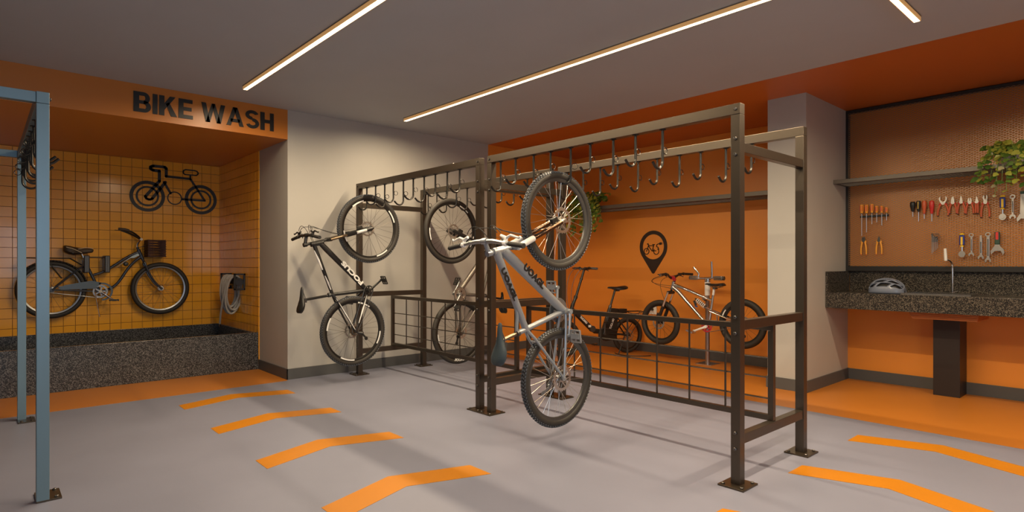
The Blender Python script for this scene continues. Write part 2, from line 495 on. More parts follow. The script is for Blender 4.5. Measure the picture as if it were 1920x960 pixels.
def bike_rack(label, x0, x1, y0, y1, m, pitch_x, hooksF, hooksB, group, turned=(), stiles=None, rods=(), simple=False):
    cx, cy = (x0 + x1) / 2, (y0 + y1) / 2
    t = thing('bike_rack', label, 'rack', T(cx, cy, 0), group)
    P, H, RH = 0.055, 2.148, 0.060
    lx, ly = (x1 - x0) / 2, (y1 - y0) / 2
    boltm = MB().lathe([(0.0001, 0.009), (0.007, 0.009), (0.010, 0.006), (0.010, 0.0)], 8).mesh('bolt', M_BOLT)
    for sx in (-1, 1):
        for sy in (-1, 1):
            px = sx * (lx - P / 2); py = sy * (ly - P / 2)
            po = MB().box(px - P / 2, px + P / 2, py - P / 2, py + P / 2, 0.008, H - RH - 0.001).build('post', m, t, smooth=0, bevel=0.002)
            for z in (() if simple else (1.952, 1.862, 0.948, 0.857, 0.298, 0.208)):
                put('bolt', boltm, po, T(px, py + sy * P / 2, z) @ Matrix.Rotation(-sy * PI / 2, 4, 'X'))
            ox, oy, fx, fy = (-.0575, sy * .0265, .085, .054) if simple else (0, 0, .0765, .085)
            if simple: ox *= sx
            pl = MB().box(px - fx + ox, px + fx + ox, py - fy + oy, py + fy + oy, 0, 0.010)
            pl = pl.build('foot_plate', M_PLATE, t, smooth=0, bevel=0.0015)
            for ax in (-1, 1):
                for ay in (-1, 1):
                    put('anchor_bolt', boltm, pl, T(px + ox + ax * (fx - .022), py + oy + ay * (fy - .022), 0.010))
    for sy in (-1, 1):
        py = sy * (ly - P / 2)
        ra = MB().box(-lx, lx, py - P / 2, py + P / 2, H - RH, H).build('top_rail', m, t, smooth=0, bevel=0.002)
        for sx in (-1, 1):
            put('bolt', boltm, ra, T(sx * (lx - P / 2), py + sy * P / 2, H - RH / 2) @ Matrix.Rotation(-sy * PI / 2, 4, 'X'))
    for sx in (-1, 1):
        px = sx * (lx - P / 2)
        for z in ((H - RH / 2,) if simple else (1.905, 0.902, 0.260)):
            MB().box(px - P / 2 + .004, px + P / 2 - .004, -ly + P + .0005, ly - P - .0005, z - .0275, z + .0275).build('end_rail', m, t, smooth=0, bevel=0.002)
    if simple: rods = None
    # guard panel of rods between the end rails
    if not simple:
        F = 0.034
        zb, zt = 0.2885, 0.8735
        gx0, gx1 = -lx + 0.012, lx - 0.012
        gp = MB().box(gx0, gx1, -F / 2, F / 2, zt - F, zt).box(gx0, gx1, -F / 2, F / 2, zb, zb + F)
        gp.box(gx0, gx0 + F, -F / 2, F / 2, zb + F, zt - F).box(gx1 - F, gx1, -F / 2, F / 2, zb + F, zt - F)
        g = gp.build('guard_panel', m, t, smooth=0, bevel=0.0015)
        for x in rods:
            MB().tube([(x - cx, 0, zb + F), (x - cx, 0, zt - F)], 0.0065, 8).build('rod', m, g)
        for z in (0.668, 0.548, 0.418):
            MB().tube([(gx0 + F, 0.008, z), (gx1 - F, 0.008, z)], 0.0050, 8).build('rod', m, g)
    # hooks
    cache = {}
    for sy, hs in ((-1, hooksF), (1, hooksB)):
        for i, x in enumerate(hs):
            L = 0.248 if i % 2 == 0 else 0.208
            rot = PI if simple else 0.0
            for tx, ts, L2, r2 in turned:
                if abs(tx - x) < 0.03 and ts == sy: L, rot = L2, r2
            if L not in cache:
                cache[L] = (hook_mesh(L).mesh('storage_hook', M_HOOK), ring_mesh(L).mesh('keeper_ring', M_HOOK))
            hm, rm = cache[L]
            ho = put('storage_hook', hm, t, T(x - cx, sy * (ly - P / 2), H - RH) @ Matrix.Rotation(rot, 4, 'Z'))
            put('keeper_ring', rm, ho)
    return t

hA = [-3.682, -3.500, -3.293, -3.110, -2.907, -2.722, -2.519, -2.337, -2.131]
hAb = [-3.73, -3.537, -3.340, -3.150, -2.940, -2.755, -2.551, -2.370, -2.167, -1.976]
hB = [-5.950, -5.754, -5.560, -5.383, -5.188, -5.004, -4.811, -4.622, -4.431, -4.243]
hBb = [-6.020, -5.834, -5.640, -5.446, -5.245, -5.050, -4.850, -4.660, -4.470, -4.270]
bike_rack('bronze steel bike rack with hooks nearest the camera, holding the silver mountain bike', -3.827, -1.609, 3.15, 4.06, M_RACK, .195, hA, hAb,
          'steel bike racks', turned=[(-2.907, -1, 0.262, -0.85)], rods=[-3.52, -3.257, -2.985, -2.725, -2.465, -2.204, -1.941])
bike_rack('bronze steel bike rack against the taupe wall, holding two bikes', -6.150, -3.927, 3.15, 4.06, M_RACK, .195, hB, hBb,
          'steel bike racks', turned=[(-5.754, -1, 0.200, -0.85), (-5.446, 1, 0.200, -0.85)], rods=[-5.822, -5.569, -5.318, -5.066, -4.811, -4.555, -4.30])
hC = [-6.0 + .195 * i for i in range(9)]
bike_rack('steel bike rack with blue daylight in its colour, at the far left edge', -6.160, -3.942, -0.64, 0.268, M_RACKB, .195, hC, hC,
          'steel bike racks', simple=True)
# ================================================================== BICYCLES
# local frame of a bike: x along the travel direction, y up through the saddle, z across
def V3(p, w=0.0): return (p[0], p[1], w) if len(p) == 2 else tuple(p)
def lerp(a, b, t): return tuple(a[i] + (b[i] - a[i]) * t for i in range(len(a)))
def bez(p0, p1, p2, p3, n=10):
    out = []
    for i in range(n + 1):
        t = i / n; s = 1 - t
        out.append(tuple(s**3 * a + 3 * s * s * t * b + 3 * s * t * t * c + t**3 * d for a, b, c, d in zip(p0, p1, p2, p3)))
    return out

SPOKE_CACHE = {}
def wheel(par, name, c, r, tr, rimm=None, spokem=None, nsp=28, disc=0, discr=0.08, cass=0, tread=None, rimw=0.014, rimd=0.022, hubm=None, decal=None, tyrem=None, phase=0.0):
    rimm = rimm or M_RIM; spokem = spokem or M_SPOKE; hubm = hubm or M_DGREY
    C = T(c[0], c[1], 0)
    tb = MB(); n = 12
    prof = [(r - tr + tr * math.cos(a), tr * 0.92 * math.sin(a)) for a in [2 * PI * k / n for k in range(n)]]
    tb.lathe(prof, 72, C, close=True)
    ty = tb.build(name, tyrem or M_TYRE, par)
    ro = r - 2 * tr + 0.006; ri = ro - rimd
    MB().lathe([(ro, rimw), (ro + .004, rimw), (ro + .004, rimw - .003), (ro - .004, 0), (ro + .004, -rimw + .003), (ro + .004, -rimw), (ro, -rimw), (ri, -rimw * .55), (ri - .002, 0), (ri, rimw * .55)], 72, C, close=True).build('rim', rimm, ty)
    fw, fr = 0.027, 0.026
    key = (round(ri, 3), spokem.name)
    if key not in SPOKE_CACHE:
        SPOKE_CACHE[key] = [MB().tube([(fr * math.cos(o), fr * math.sin(o), s * fw), (ri, 0, s * 0.003)], 0.0013, 5).mesh('spoke', spokem) for s in (1, -1) for o in (1.25, -1.25)]
    for k in range(nsp):
        s = k % 2; o = (k // 2) % 2
        a = 2 * PI * k / nsp + phase
        put('spoke', SPOKE_CACHE[key][s * 2 + o], ty, C @ Matrix.Rotation(a, 4, 'Z'))
    MB().lathe([(0.001, -.052), (.009, -.052), (.010, -.036), (.030, -.031), (.030, -.025), (.015, -.020), (.015, .020), (.030, .025), (.030, .031), (.010, .036), (.009, .052), (.001, .052)], 20, C).build('hub', hubm, ty)
    if disc:
        z = disc * 0.041
        d = MB().annulus(c, discr * .80, discr, z - .0012, z + .0012, 40)
        d.annulus(c, .018, .028, z - .0012, z + .0012, 20)
        for k in range(6):
            a = 2 * PI * k / 6; b2 = a + 0.5
            d.stroke([(c[0] + .026 * math.cos(a), c[1] + .026 * math.sin(a)), (c[0] + discr * .82 * math.cos(b2), c[1] + discr * .82 * math.sin(b2))], .008, z - .0011, z + .0011)
        for k in range(24):
            a = 2 * PI * k / 24
            d.cyl((c[0] + discr * math.cos(a), c[1] + discr * math.sin(a), z), (0, 0, 1), .006, .0022, 8)
        d.build('brake_disc', M_DISC, ty)
    if cass:
        b = MB()
        for k in range(8):
            rr = 0.052 - .0042 * k; z = cass * (.026 + .0028 * k)
            nt = 26 - 2 * k
            poly = []
            for i in range(nt * 2):
                a = PI * i / nt; q = rr if i % 2 == 0 else rr - .005
                poly.append((c[0] + q * math.cos(a), c[1] + q * math.sin(a)))
            b.prism(poly, z - .0008, z + .0008)
        b.lathe([(.012, cass * .024), (.012, cass * .052), (.001, cass * .052)], 14, C)
        b.build('cassette', M_GOLD if cass * 1 else M_DGREY, ty)
    if tread:
        b = MB(); N = 88
        for k in range(N):
            a = 2 * PI * k / N
            for j, (w, an) in enumerate(((-.72, .35), (-.30, -.5), (.30, .5), (.72, -.35), (0.0, 0))):
                aa = a + (PI / N if j in (1, 2) else 0) + (0.5 * PI / N if j == 4 else 0)
                ph = w * 1.15
                R0 = r - tr + tr * math.cos(ph); z0 = tr * .92 * math.sin(ph)
                M = C @ Matrix.Rotation(aa, 4, 'Z') @ T(R0, 0, z0) @ Matrix.Rotation(-ph, 4, 'Y') @ Matrix.Rotation(an, 4, 'X')
                b.box(-.004, .0048, -.0064, .0064, -.0036, .0036, M)
        b.build('tread', tread, ty, smooth=0, kind='stuff')
    if decal:
        m, side, spans, rr, ww = decal
        b = MB()
        for a0, a1 in spans:
            b.annulus(c, rr - ww / 2, rr + ww / 2, side * (tr * .80), side * (tr * .80 + .004), 14, a0, a1)
        b.build('printed_lettering', m, ty, kind='stuff')
    return ty

def chainring(par, c, r, z, m, n=34, arms=5, rot=0.0, name='chainring'):
    b = MB(); N = n * 2
    out = [(c[0] + (r if i % 2 == 0 else r - .006) * math.cos(2 * PI * i / N), c[1] + (r if i % 2 == 0 else r - .006) * math.sin(2 * PI * i / N)) for i in range(N)]
    inn = [(c[0] + r * .74 * math.cos(2 * PI * i / N), c[1] + r * .74 * math.sin(2 * PI * i / N)) for i in range(N)]
    vs = [(x, y, z - .0015) for x, y in out] + [(x, y, z - .0015) for x, y in inn] + [(x, y, z + .0015) for x, y in out] + [(x, y, z + .0015) for x, y in inn]
    fs = []
    for i in range(N):
        j = (i + 1) % N
        fs += [(i, N + i, N + j, j), (2 * N + i, 2 * N + j, 3 * N + j, 3 * N + i), (i, j, 2 * N + j, 2 * N + i), (N + i, 3 * N + i, 3 * N + j, N + j)]
    b.add(vs, fs)
    for k in range(arms):
        a = rot + 2 * PI * k / arms
        b.stroke([c, (c[0] + r * .8 * math.cos(a), c[1] + r * .8 * math.sin(a))], .016, z - .0025, z + .0025)
    b.cyl((c[0], c[1], z), (0, 0, 1), .018, .012, 16)
    return b.build(name, m, par)

def pedal(par, p, side, m, ang=0.0):
    # platform pedal: cage of rails and bars round an axle pointing to +-z
    M = T(*p) @ Matrix.Rotation(ang, 4, 'Z') @ Matrix.Diagonal((1, 1, side, 1))
    b = MB()
    b.tube([(0, 0, -.012), (0, 0, .098)], .007, 8)
    for x in (-.042, .042): b.box(x - .004, x + .004, -.007, .007, .010, .098)
    for z in (.012, .052, .096): b.box(-.042, .042, -.006, .006, z - .004, z + .004)
    b.box(-.018, .018, -.010, .010, .014, .094)
    for x in (-.042, .042):
        for z in (.018, .04, .064, .088): b.box(x - .002, x + .002, -.011, .011, z - .002, z + .002)
    o = MB(); o.add(b.v, b.f, M)
    return o.build('pedal', m, par, smooth=30)

def crank(par, c, e, z, m):
    b = MB()
    d = Vector((e[0] - c[0], e[1] - c[1])).normalized()
    z1 = z + math.copysign(.014, z)
    b.tube([(c[0], c[1], z), lerp((c[0], c[1], z), (e[0], e[1], z1), .3), (e[0], e[1], z1)], [.016, .012, .010], 10, flat=.7)
    b.cyl((c[0], c[1], z), (0, 0, 1), .018, .022, 14); b.cyl((e[0], e[1], z1), (0, 0, 1), .013, .018, 12)
    return b.build('crank', m, par)

def cranks(par, c, ang, L, z, m, pm, pang=(0, 0), gap=0.0):
    for s, side in ((1, 1), (-1, -1)):
        a = ang if side == 1 else ang + PI
        e = (c[0] + L * math.cos(a), c[1] + L * math.sin(a))
        crank(par, c, e, side * z, m)
        pedal(par, (e[0], e[1], side * (z + .022)), side, pm, pang[0] if side == 1 else pang[1])

def chain(par, c0, r0, c1, r1, z, m):
    # closed run over two round sprockets
    a0, b0 = Vector(c0), Vector(c1); d = b0 - a0; L = d.length; th = math.atan2(d.y, d.x)
    al = math.acos(max(-1, min(1, (r0 - r1) / L)))
    pts = []
    for i in range(13):
        a = th + al + (2 * PI - 2 * al) * i / 12
        pts.append((c0[0] + r0 * math.cos(a), c0[1] + r0 * math.sin(a), z))
    for i in range(13):
        a = th - al + 2 * al * i / 12
        pts.append((c1[0] + r1 * math.cos(a), c1[1] + r1 * math.sin(a), z * .86))
    return MB().tube(pts, .0042, 6, closed=True, flat=.6).build('chain', m, par)

def derailleur(par, c, d, z, m):
    # c hub, d direction (unit-ish) in which the cage hangs
    d = Vector(d).normalized(); n = Vector((-d.y, d.x)); c = Vector(c)
    p0 = c + d * .03; p1 = c + d * .075 + n * .012; p2 = c + d * .145 - n * .02
    b = MB()
    b.tube([(*p0, z), (*p1, z * 1.25)], [.013, .016], 8)
    for zz in (z * .92, z * 1.08):
        b.stroke([tuple(p1), tuple(p2)], .016, min(zz, zz + .002), max(zz, zz + .002))
    for q in (p1, p2):
        b.cyl((*q, z), (0, 0, 1), .020, .004, 11); b.cyl((*q, z), (0, 0, 1), .008, .016, 8)
    return b.build('derailleur', m, par)

def saddle(par, tail, nose, up, m, width=0.072, thick=0.05, rails=None, name='saddle'):
    # tail, nose in the x, y plane; up is the upward direction there
    t, n, u = Vector(tail), Vector(nose), Vector(up).normalized()
    L = (n - t).length; f = (n - t).normalized()
    secs = [(0, .55, .010, .6), (.06, .86, .016, .85), (.18, 1.0, .014, 1), (.34, .88, .006, 1), (.5, .52, .001, .85), (.68, .30, 0, .7), (.86, .25, .001, .55), (.96, .21, -.003, .45), (1.0, .10, -.008, .25)]
    K = 10; vs = []; fs = []
    for (a, w, h, th) in secs:
        p = t + f * (L * a); hw = width * w
        for k in range(K + 1):
            q = -1 + 2 * k / K
            y = h - .028 * th * abs(q) ** 2.6 - (.006 if abs(q) < .15 and .1 < a < .8 else 0)
            pt = p + u * y; vs.append((pt.x, pt.y, q * hw))
        for k in range(K + 1):
            q = 1 - 2 * k / K
            y = h - .028 * th * abs(q) ** 2.6 - thick * th * (.30 + .35 * (1 - abs(q)))
            pt = p + u * y; vs.append((pt.x, pt.y, q * hw * .93))
    R = 2 * (K + 1); m_ = len(secs)
    for i in range(m_ - 1):
        for k in range(R):
            l = (k + 1) % R
            fs.append((i * R + k, (i + 1) * R + k, (i + 1) * R + l, i * R + l))
    fs.append(tuple(range(R))); fs.append(tuple((m_ - 1) * R + k for k in range(R))[::-1])
    s = MB().add(vs, fs).build(name, m, par, smooth=50)
    r = MB()
    for w in (-.022, .022):
        a = t + f * L * .14 - u * .030; b2 = t + f * L * .34 - u * .046; c2 = t + f * L * .62 - u * .044; d2 = t + f * L * .86 - u * .016
        r.tube([(*a, w * 1.4), (*b2, w), (*c2, w), (*d2, w * .5)], .0035, 6)
    cl = t + f * L * .48 - u * .052
    r.box(-.018, .018, -.012, .012, -.028, .028, T(cl.x, cl.y, 0) @ Matrix.Rotation(math.atan2(f.y, f.x), 4, 'Z'))
    r.build('saddle_rail', M_DGREY, s)
    return s

def handlebar(par, c, f, u, half, m, gm, rise=.02, sweep=.04, r=.0125, grip=.13, levers=None, lm=None, endm=None):
    # c centre in the x, y plane; f forward and u up unit directions there
    f = Vector(f).normalized(); u = Vector(u).normalized(); c = Vector(c)
    def P(a, b, w): q = c + f * a + u * b; return (q.x, q.y, w)
    def half_pts(s):
        return [P(0, 0, s * .03), P(0, rise * .2, s * .07), P(-sweep * .15, rise * .9, s * .14), P(-sweep * .4, rise, s * .20), P(-sweep, rise * 1.05, s * half)]
    pts = half_pts(-1)[::-1] + half_pts(1)
    b = MB().tube(pts, [r * .85, r * .85, r, r * 1.2, r * 1.25, r * 1.25, r * 1.2, r, r * .85, r * .85], 10)
    hb = b.build('handlebar', m, par)
    for s in (-1, 1):
        e = half_pts(s); p1 = Vector(e[-1]); d = (p1 - Vector(e[-2])).normalized(); p0 = p1 - d * grip
        gpts = [tuple(p0 + d * grip * i / 14) for i in range(15)] + [tuple(p1 + d * .004)]
        MB().tube(gpts, [.0165 if i % 2 else .0150 for i in range(15)] + [.0165], 12).build('grip', gm, hb)
        if endm: MB().cyl(tuple(p1 + d * .006), tuple(d), .0165, .006, 12).build('end_cap', endm, hb)
        if levers:
            q = p0 - d * .03
            l = MB()
            F3 = Vector((f.x, f.y, 0)); U3 = Vector((u.x, u.y, 0))
            l.tube([tuple(q - d * .012), tuple(q + d * .012)], .019, 10)
            k0 = q + F3 * .03 - U3 * .012
            l.tube([tuple(q), tuple(k0), tuple(k0 - d * .045 + F3 * .012)], [.012, .014, .010], 8)
            l.tube([tuple(k0), tuple(k0 + d * .045 + F3 * .022), tuple(k0 + d * .115 + F3 * .012), tuple(k0 + d * .13 + F3 * .020)], [.008, .0065, .0055, .006], 8, flat=1.3)
            l.build('brake_lever', lm or M_BLACK, hb)
            g = MB()
            q2 = q - d * .045
            g.tube([tuple(q2 - U3 * .01), tuple(q2 - U3 * .028 + F3 * .015)], [.016, .013], 8)
            g.tube([tuple(q2 - U3 * .025), tuple(q2 - U3 * .035 - F3 * .02 + d * .03)], .005, 6)
            g.build('shifter', M_DGREY, hb)
    return hb

def cables(par, paths, m=None, r=.0028):
    b = MB()
    for p in paths: b.tube(p, r, 6)
    return b.build('brake_cable', m or M_CABLE, par)

def tube_text(frame_o, txt, p0, p1, rad, height, length, m, side, flip=False, bold=.045):
    # raised lettering along a tube from p0 towards p1, on the +-z side; p0 is where the text starts
    a, b = Vector(p0), Vector(p1); d = (b - a).normalized(); n = Vector((-d.y, d.x))
    ex = Vector((d.x, d.y, 0)); ez = Vector((0, 0, side)); ey = ez.cross(ex)
    if flip: ey = -ey
    o = Vector((a.x, a.y, side * (rad - .004))) - ey * height / 2
    M = frame(o, ex, ey, ez)
    t = text_mb(txt, length, height, .0055, bold)
    k = MB().add(t.v, t.f, M)
    return k.build('lettering', m, frame_o, smooth=0)

def mtb_frame(par, P, m, dt_r=.026, tt_r=.020, accents=None):
    # P: dict of joints
    hl, ht = P['head_lo'], P['head_hi']
    f = MB()
    f.tube([V3(ht), V3(hl)], [.026, .027], 14)
    a = lerp(ht, hl, .25); b_ = lerp(ht, hl, .75)
    f.tube([V3(a), V3(lerp(a, P['sc'], .45)), V3(P['sc'])], [tt_r * 1.1, tt_r, tt_r * .9], 12)
    f.tube([V3(b_), V3(lerp(b_, P['bb'], .12)), V3(lerp(b_, P['bb'], .6)), V3(P['bb'])], [dt_r * .95, dt_r * 1.12, dt_r, dt_r * .95], 14)
    f.tube([V3(P['bb']), V3(P['st_top'])], [.020, .0185], 12)
    f.tube([(P['bb'][0], P['bb'][1], -.038), (P['bb'][0], P['bb'][1], .038)], .024, 14)
    fr = f.build('frame', m, par)
    rs = MB(); R = P['R']
    for s in (-1, 1):
        rs.tube([V3(P['sc'], s * .012), V3(lerp(P['sc'], R, .18), s * .036), V3(lerp(P['sc'], R, .6), s * .050), V3(R, s * .060)], [.011, .0105, .0095, .009], 10)
        rs.tube([V3(P['bb'], s * .026), V3(lerp(P['bb'], R, .25), s * .040), V3(lerp(P['bb'], R, .65), s * .052), V3(R, s * .060)], [.014, .012, .011, .010], 10, flat=.8)
        rs.cyl((R[0], R[1], s * .060), (0, 0, 1), .018, .007, 12)
    rs.tube([V3(lerp(P['sc'], R, .24), -.038), V3(lerp(P['sc'], R, .24), .038)], .007, 8)
    rs.build('rear_stays', m, fr)
    return fr

def sus_fork(par, P, F, upper_m, lower_m, crown_m, split=.42, w=.062, inverted=False, caliper=0):
    cr = P['crown']; d = Vector(F) - Vector(cr); d.normalize()
    k = MB()
    k.tube([V3(P['steer_top']), V3(cr)], .0145, 12)
    n = Vector((-d.y, d.x))
    k.tube([V3(cr, -w), V3(cr, -.03), V3(cr, .03), V3(cr, w)], [.021, .022, .022, .021], 10)
    fo = k.build('fork', crown_m, par)
    for s in (-1, 1):
        mid = lerp(cr, F, split)
        if not inverted:
            MB().tube([V3(lerp(cr, F, -.02), s * w), V3(mid, s * w)], .0155, 12).build('stanchion', upper_m, fo)
            MB().tube([V3(lerp(cr, F, split - .05), s * w), V3(lerp(cr, F, split), s * w), V3(lerp(cr, F, .9), s * w), V3(F, s * w), V3(lerp(cr, F, 1.04), s * w)], [.021, .021, .019, .017, .012], 12).build('fork_leg', lower_m, fo)
        else:
            MB().tube([V3(lerp(cr, F, -.03), s * w), V3(mid, s * w)], .0215, 12).build('fork_leg', lower_m, fo)
            MB().tube([V3(mid, s * w), V3(lerp(cr, F, .93), s * w)], .0165, 12).build('stanchion', upper_m, fo)
            MB().tube([V3(lerp(cr, F, .90), s * w), V3(F, s * (w - .004)), V3(lerp(cr, F, 1.04), s * (w - .004))], [.015, .017, .010], 10).build('dropout', M_DISC, fo)
    a = lerp(cr, F, split + .05)
    if not inverted:
        MB().tube([V3(a, -w), (a[0] + n.x * .02, a[1] + n.y * .02, -w * .6), (a[0] + n.x * .02, a[1] + n.y * .02, w * .6), V3(a, w)], .010, 8).build('fork_arch', lower_m, fo)
    if caliper:
        c = Vector(F) - d * .085 + n * (.035)
        MB().box(-.030, .030, -.018, .018, -.014, .014, T(c.x, c.y, caliper * .048) @ Matrix.Rotation(math.atan2(d.y, d.x), 4, 'Z')).build('brake_caliper', M_BLACK, fo, smooth=0, bevel=.004)
    return fo

def hang(Xp, y0, z0, vsign):
    # front wheel up, saddle towards -y (vsign=-1) or +y (vsign=+1)
    return frame((Xp, y0, z0), (0, 0, 1), (0, vsign, 0), (1, 0, 0) if vsign < 0 else (-1, 0, 0))

def hanging_bike(name, label, M, org, P, r, near, opt):
    """P joints given as (height, position towards the saddle side); org is subtracted; near = +1/-1 local z towards the room"""
    t = thing(name, label, 'bicycle', M, 'mountain bikes hung by the front wheel')
    P = {k: (v[0] - org[0], v[1] - org[1]) for k, v in P.items()}
    F, R = P['F'], P['R']
    wheel(t, 'front_wheel', F, r, opt['tr'], opt['rim'], opt['spoke'], disc=opt['disc'], tread=opt['tread'], discr=opt.get('discr', .085), decal=opt.get('decalF'), hubm=opt['hub'], rimd=opt.get('rimd', .022), phase=.1)
    wheel(t, 'rear_wheel', R, r, opt['tr'], opt['rim'], opt['spoke'], disc=opt.get('rdisc', -opt['drive']), cass=opt['drive'], tread=opt['tread'], discr=opt.get('discr', .08), decal=opt.get('decalR'), hubm=opt['hub'], rimd=opt.get('rimd', .022), phase=.3)
    fr = mtb_frame(t, P, opt['paint'], opt.get('dt_r', .026), opt.get('tt_r', .019))
    sus_fork(t, P, F, opt['stan'], opt['leg'], opt['crown'], opt.get('split', .42), inverted=opt.get('inv', False), caliper=opt['disc'])
    # seat post and saddle
    MB().tube([V3(lerp(P['bb'], P['st_top'], .8)), V3(P['sp'])], .0135, 12).build('seat_post', opt['post'], t)
    MB().cyl(V3(P['st_top']), V3(Vector(P['st_top']) - Vector(P['bb'])), .0235, .022, 14).build('seat_clamp', M_DGREY, t)
    up = Vector(P['sp']) - Vector(P['bb'])
    sd = (Vector(P['nose']) - Vector(P['tail'])); nn = Vector((-sd.y, sd.x))
    if nn.dot(up) < 0: nn = -nn
    saddle(t, P['tail'], P['nose'], nn, opt['saddle'])
    # stem and bar
    axis = (Vector(P['steer_top']) - Vector(P['head_lo'])).normalized()
    sp0 = Vector(P['steer_top'])
    b = MB(); b.tube([V3(tuple(sp0 - axis * .03)), V3(tuple(sp0 + axis * .006))], .021, 12)
    b.tube([V3(tuple(sp0 - axis * .012)), V3(P['bar'])], [.017, .015], 10)
    b.cyl(V3(P['bar']), (0, 0, 1), .021, .048, 14)
    b.build('stem', opt['stem'], t)
    fwd = Vector((axis.y, -axis.x))
    if fwd.dot(Vector(P['F']) - Vector(P['R'])) < 0: fwd = -fwd
    handlebar(t, P['bar'], fwd, axis, opt['half'], opt['bar'], M_GRIP, rise=opt.get('rise', .02), sweep=opt.get('sweep', .05), levers=True, lm=opt['lever'])
    # drive train
    z = opt['drive'] * .052
    for rr, zz in opt['rings']: chainring(t, P['bb'], rr, opt['drive'] * zz, opt['ringm'])
    cranks(t, P['bb'], opt['crank'], .170, .066, opt['crankm'], opt['pedalm'], opt['pang'])
    chain(t, P['bb'], opt['rings'][0][0] - .003, R, .034, opt['drive'] * opt['rings'][0][1], opt['chainm'])
    dv = opt.get('dera', (-.35, -1))
    derailleur(t, R, dv, opt['drive'] * .052, opt['deram'])
    # cables
    ht, crn, bar = P['head_hi'], P['crown'], P['bar']
    cp = []
    for s in (-1, 1):
        p0 = (bar[0] + fwd.x * .05, bar[1] + fwd.y * .05, s * .17)
        q = (bar[0] + fwd.x * .14, bar[1] + fwd.y * .14, s * .10)
        cp.append(bez(p0, q, (bar[0] + fwd.x * .12, bar[1] + fwd.y * .12, -s * .02), V3(lerp(ht, P['bb'], .10), s * .024)))
        cp.append(bez((p0[0], p0[1], p0[2] * .8), (q[0] + fwd.x * .03, q[1] + fwd.y * .03, s * .03), V3(lerp(crn, F, .1), -s * .08), V3(lerp(crn, F, .55), opt['disc'] * .078)))
    cables(t, cp)
    for args in opt.get('text', ()):
        txt, ja, jb, ta, tb_, rad, hgt, ln, mm, fl = args
        tube_text(fr, txt, lerp(P[ja], P[jb], ta), lerp(P[ja], P[jb], tb_), rad, hgt, ln, mm, near, fl)
    return t, P, fr

def arcs(*a): return [(math.radians(p), math.radians(q)) for p, q in a]

# ---- dark bike on the left rack (heights, distance in front of the rack plane)
P1 = dict(F=(1.625, -3.120), R=(.535, -2.935), head_hi=(1.441, -2.470), head_lo=(1.466, -2.600), steer_top=(1.434, -2.400), crown=(1.497, -2.660),
          bb=(.962, -3.090), sc=(.930, -2.700), st_top=(.925, -2.665), sp=(.886, -2.405), nose=(1.018, -2.368), tail=(.756, -2.345), bar=(1.532, -2.425))
X1 = -5.79
b1, Q1, fr1 = hanging_bike('mountain_bike', 'black and white mountain bike with bold white frame lettering hanging before the taupe wall', hang(X1, 2.935, .17, -1), (.17, -2.935), P1, .366, 1,
    dict(tr=.027, rim=M_RIM, spoke=M_SPOKED, hub=M_BLACK, disc=-1, rdisc=-1, drive=1, tread=M_TREAD, paint=M_BLACK, stan=M_GOLD, leg=M_BLACK, crown=M_BLACK, post=M_BLACK,
         saddle=M_BLACK, stem=M_BLACK, bar=M_BLACK, half=.33, lever=M_BLACK, rings=[(.055, .046)], ringm=M_BLACK, crank=math.radians(-50), crankm=M_BLACK, pedalm=M_BLACK,
         pang=(.4, .4), chainm=M_DGREY, deram=M_BLACK, dera=(-.5, -1), rise=.012, sweep=.03, discr=.078,
         decalF=(M_WHITE, 1, arcs((15, 42), (96, 118), (195, 222), (285, 312)), .366 - .062, .014), decalR=(M_WHITE, 1, arcs((-35, -8), (60, 85), (150, 180), (240, 266)), .366 - .062, .014),
         text=[('FOCUS', 'bb', 'head_lo', .14, 1.0, .030, .050, .325, M_WHITE, False)]))
# white panels painted on the dark frame
for ja, jb, t0, t1, w0, w1, r in (('head_hi', 'sc', .12, .50, .012, .012, .013), ('head_hi', 'sc', .62, .90, .011, .009, .010), ('sc', 'R', .10, .95, .034, .058, .0065), ('bb', 'R', .12, .80, .034, .054, .0085)):
    MB().tube([V3(lerp(Q1[ja], Q1[jb], t0), w0 + .006), V3(lerp(Q1[ja], Q1[jb], (t0 + t1) / 2), (w0 + w1) / 2 + .009), V3(lerp(Q1[ja], Q1[jb], t1), w1 + .006)], [r * .4, r, r * .6], 8).build('white_panel', M_WHITE, fr1)
cF = Q1['F']; cC = Q1['crown']
MB().tube([V3(lerp(cC, cF, .60), .070), V3(lerp(cC, cF, .85), .068)], .016, 10).build('white_panel', M_WHITE, fr1)
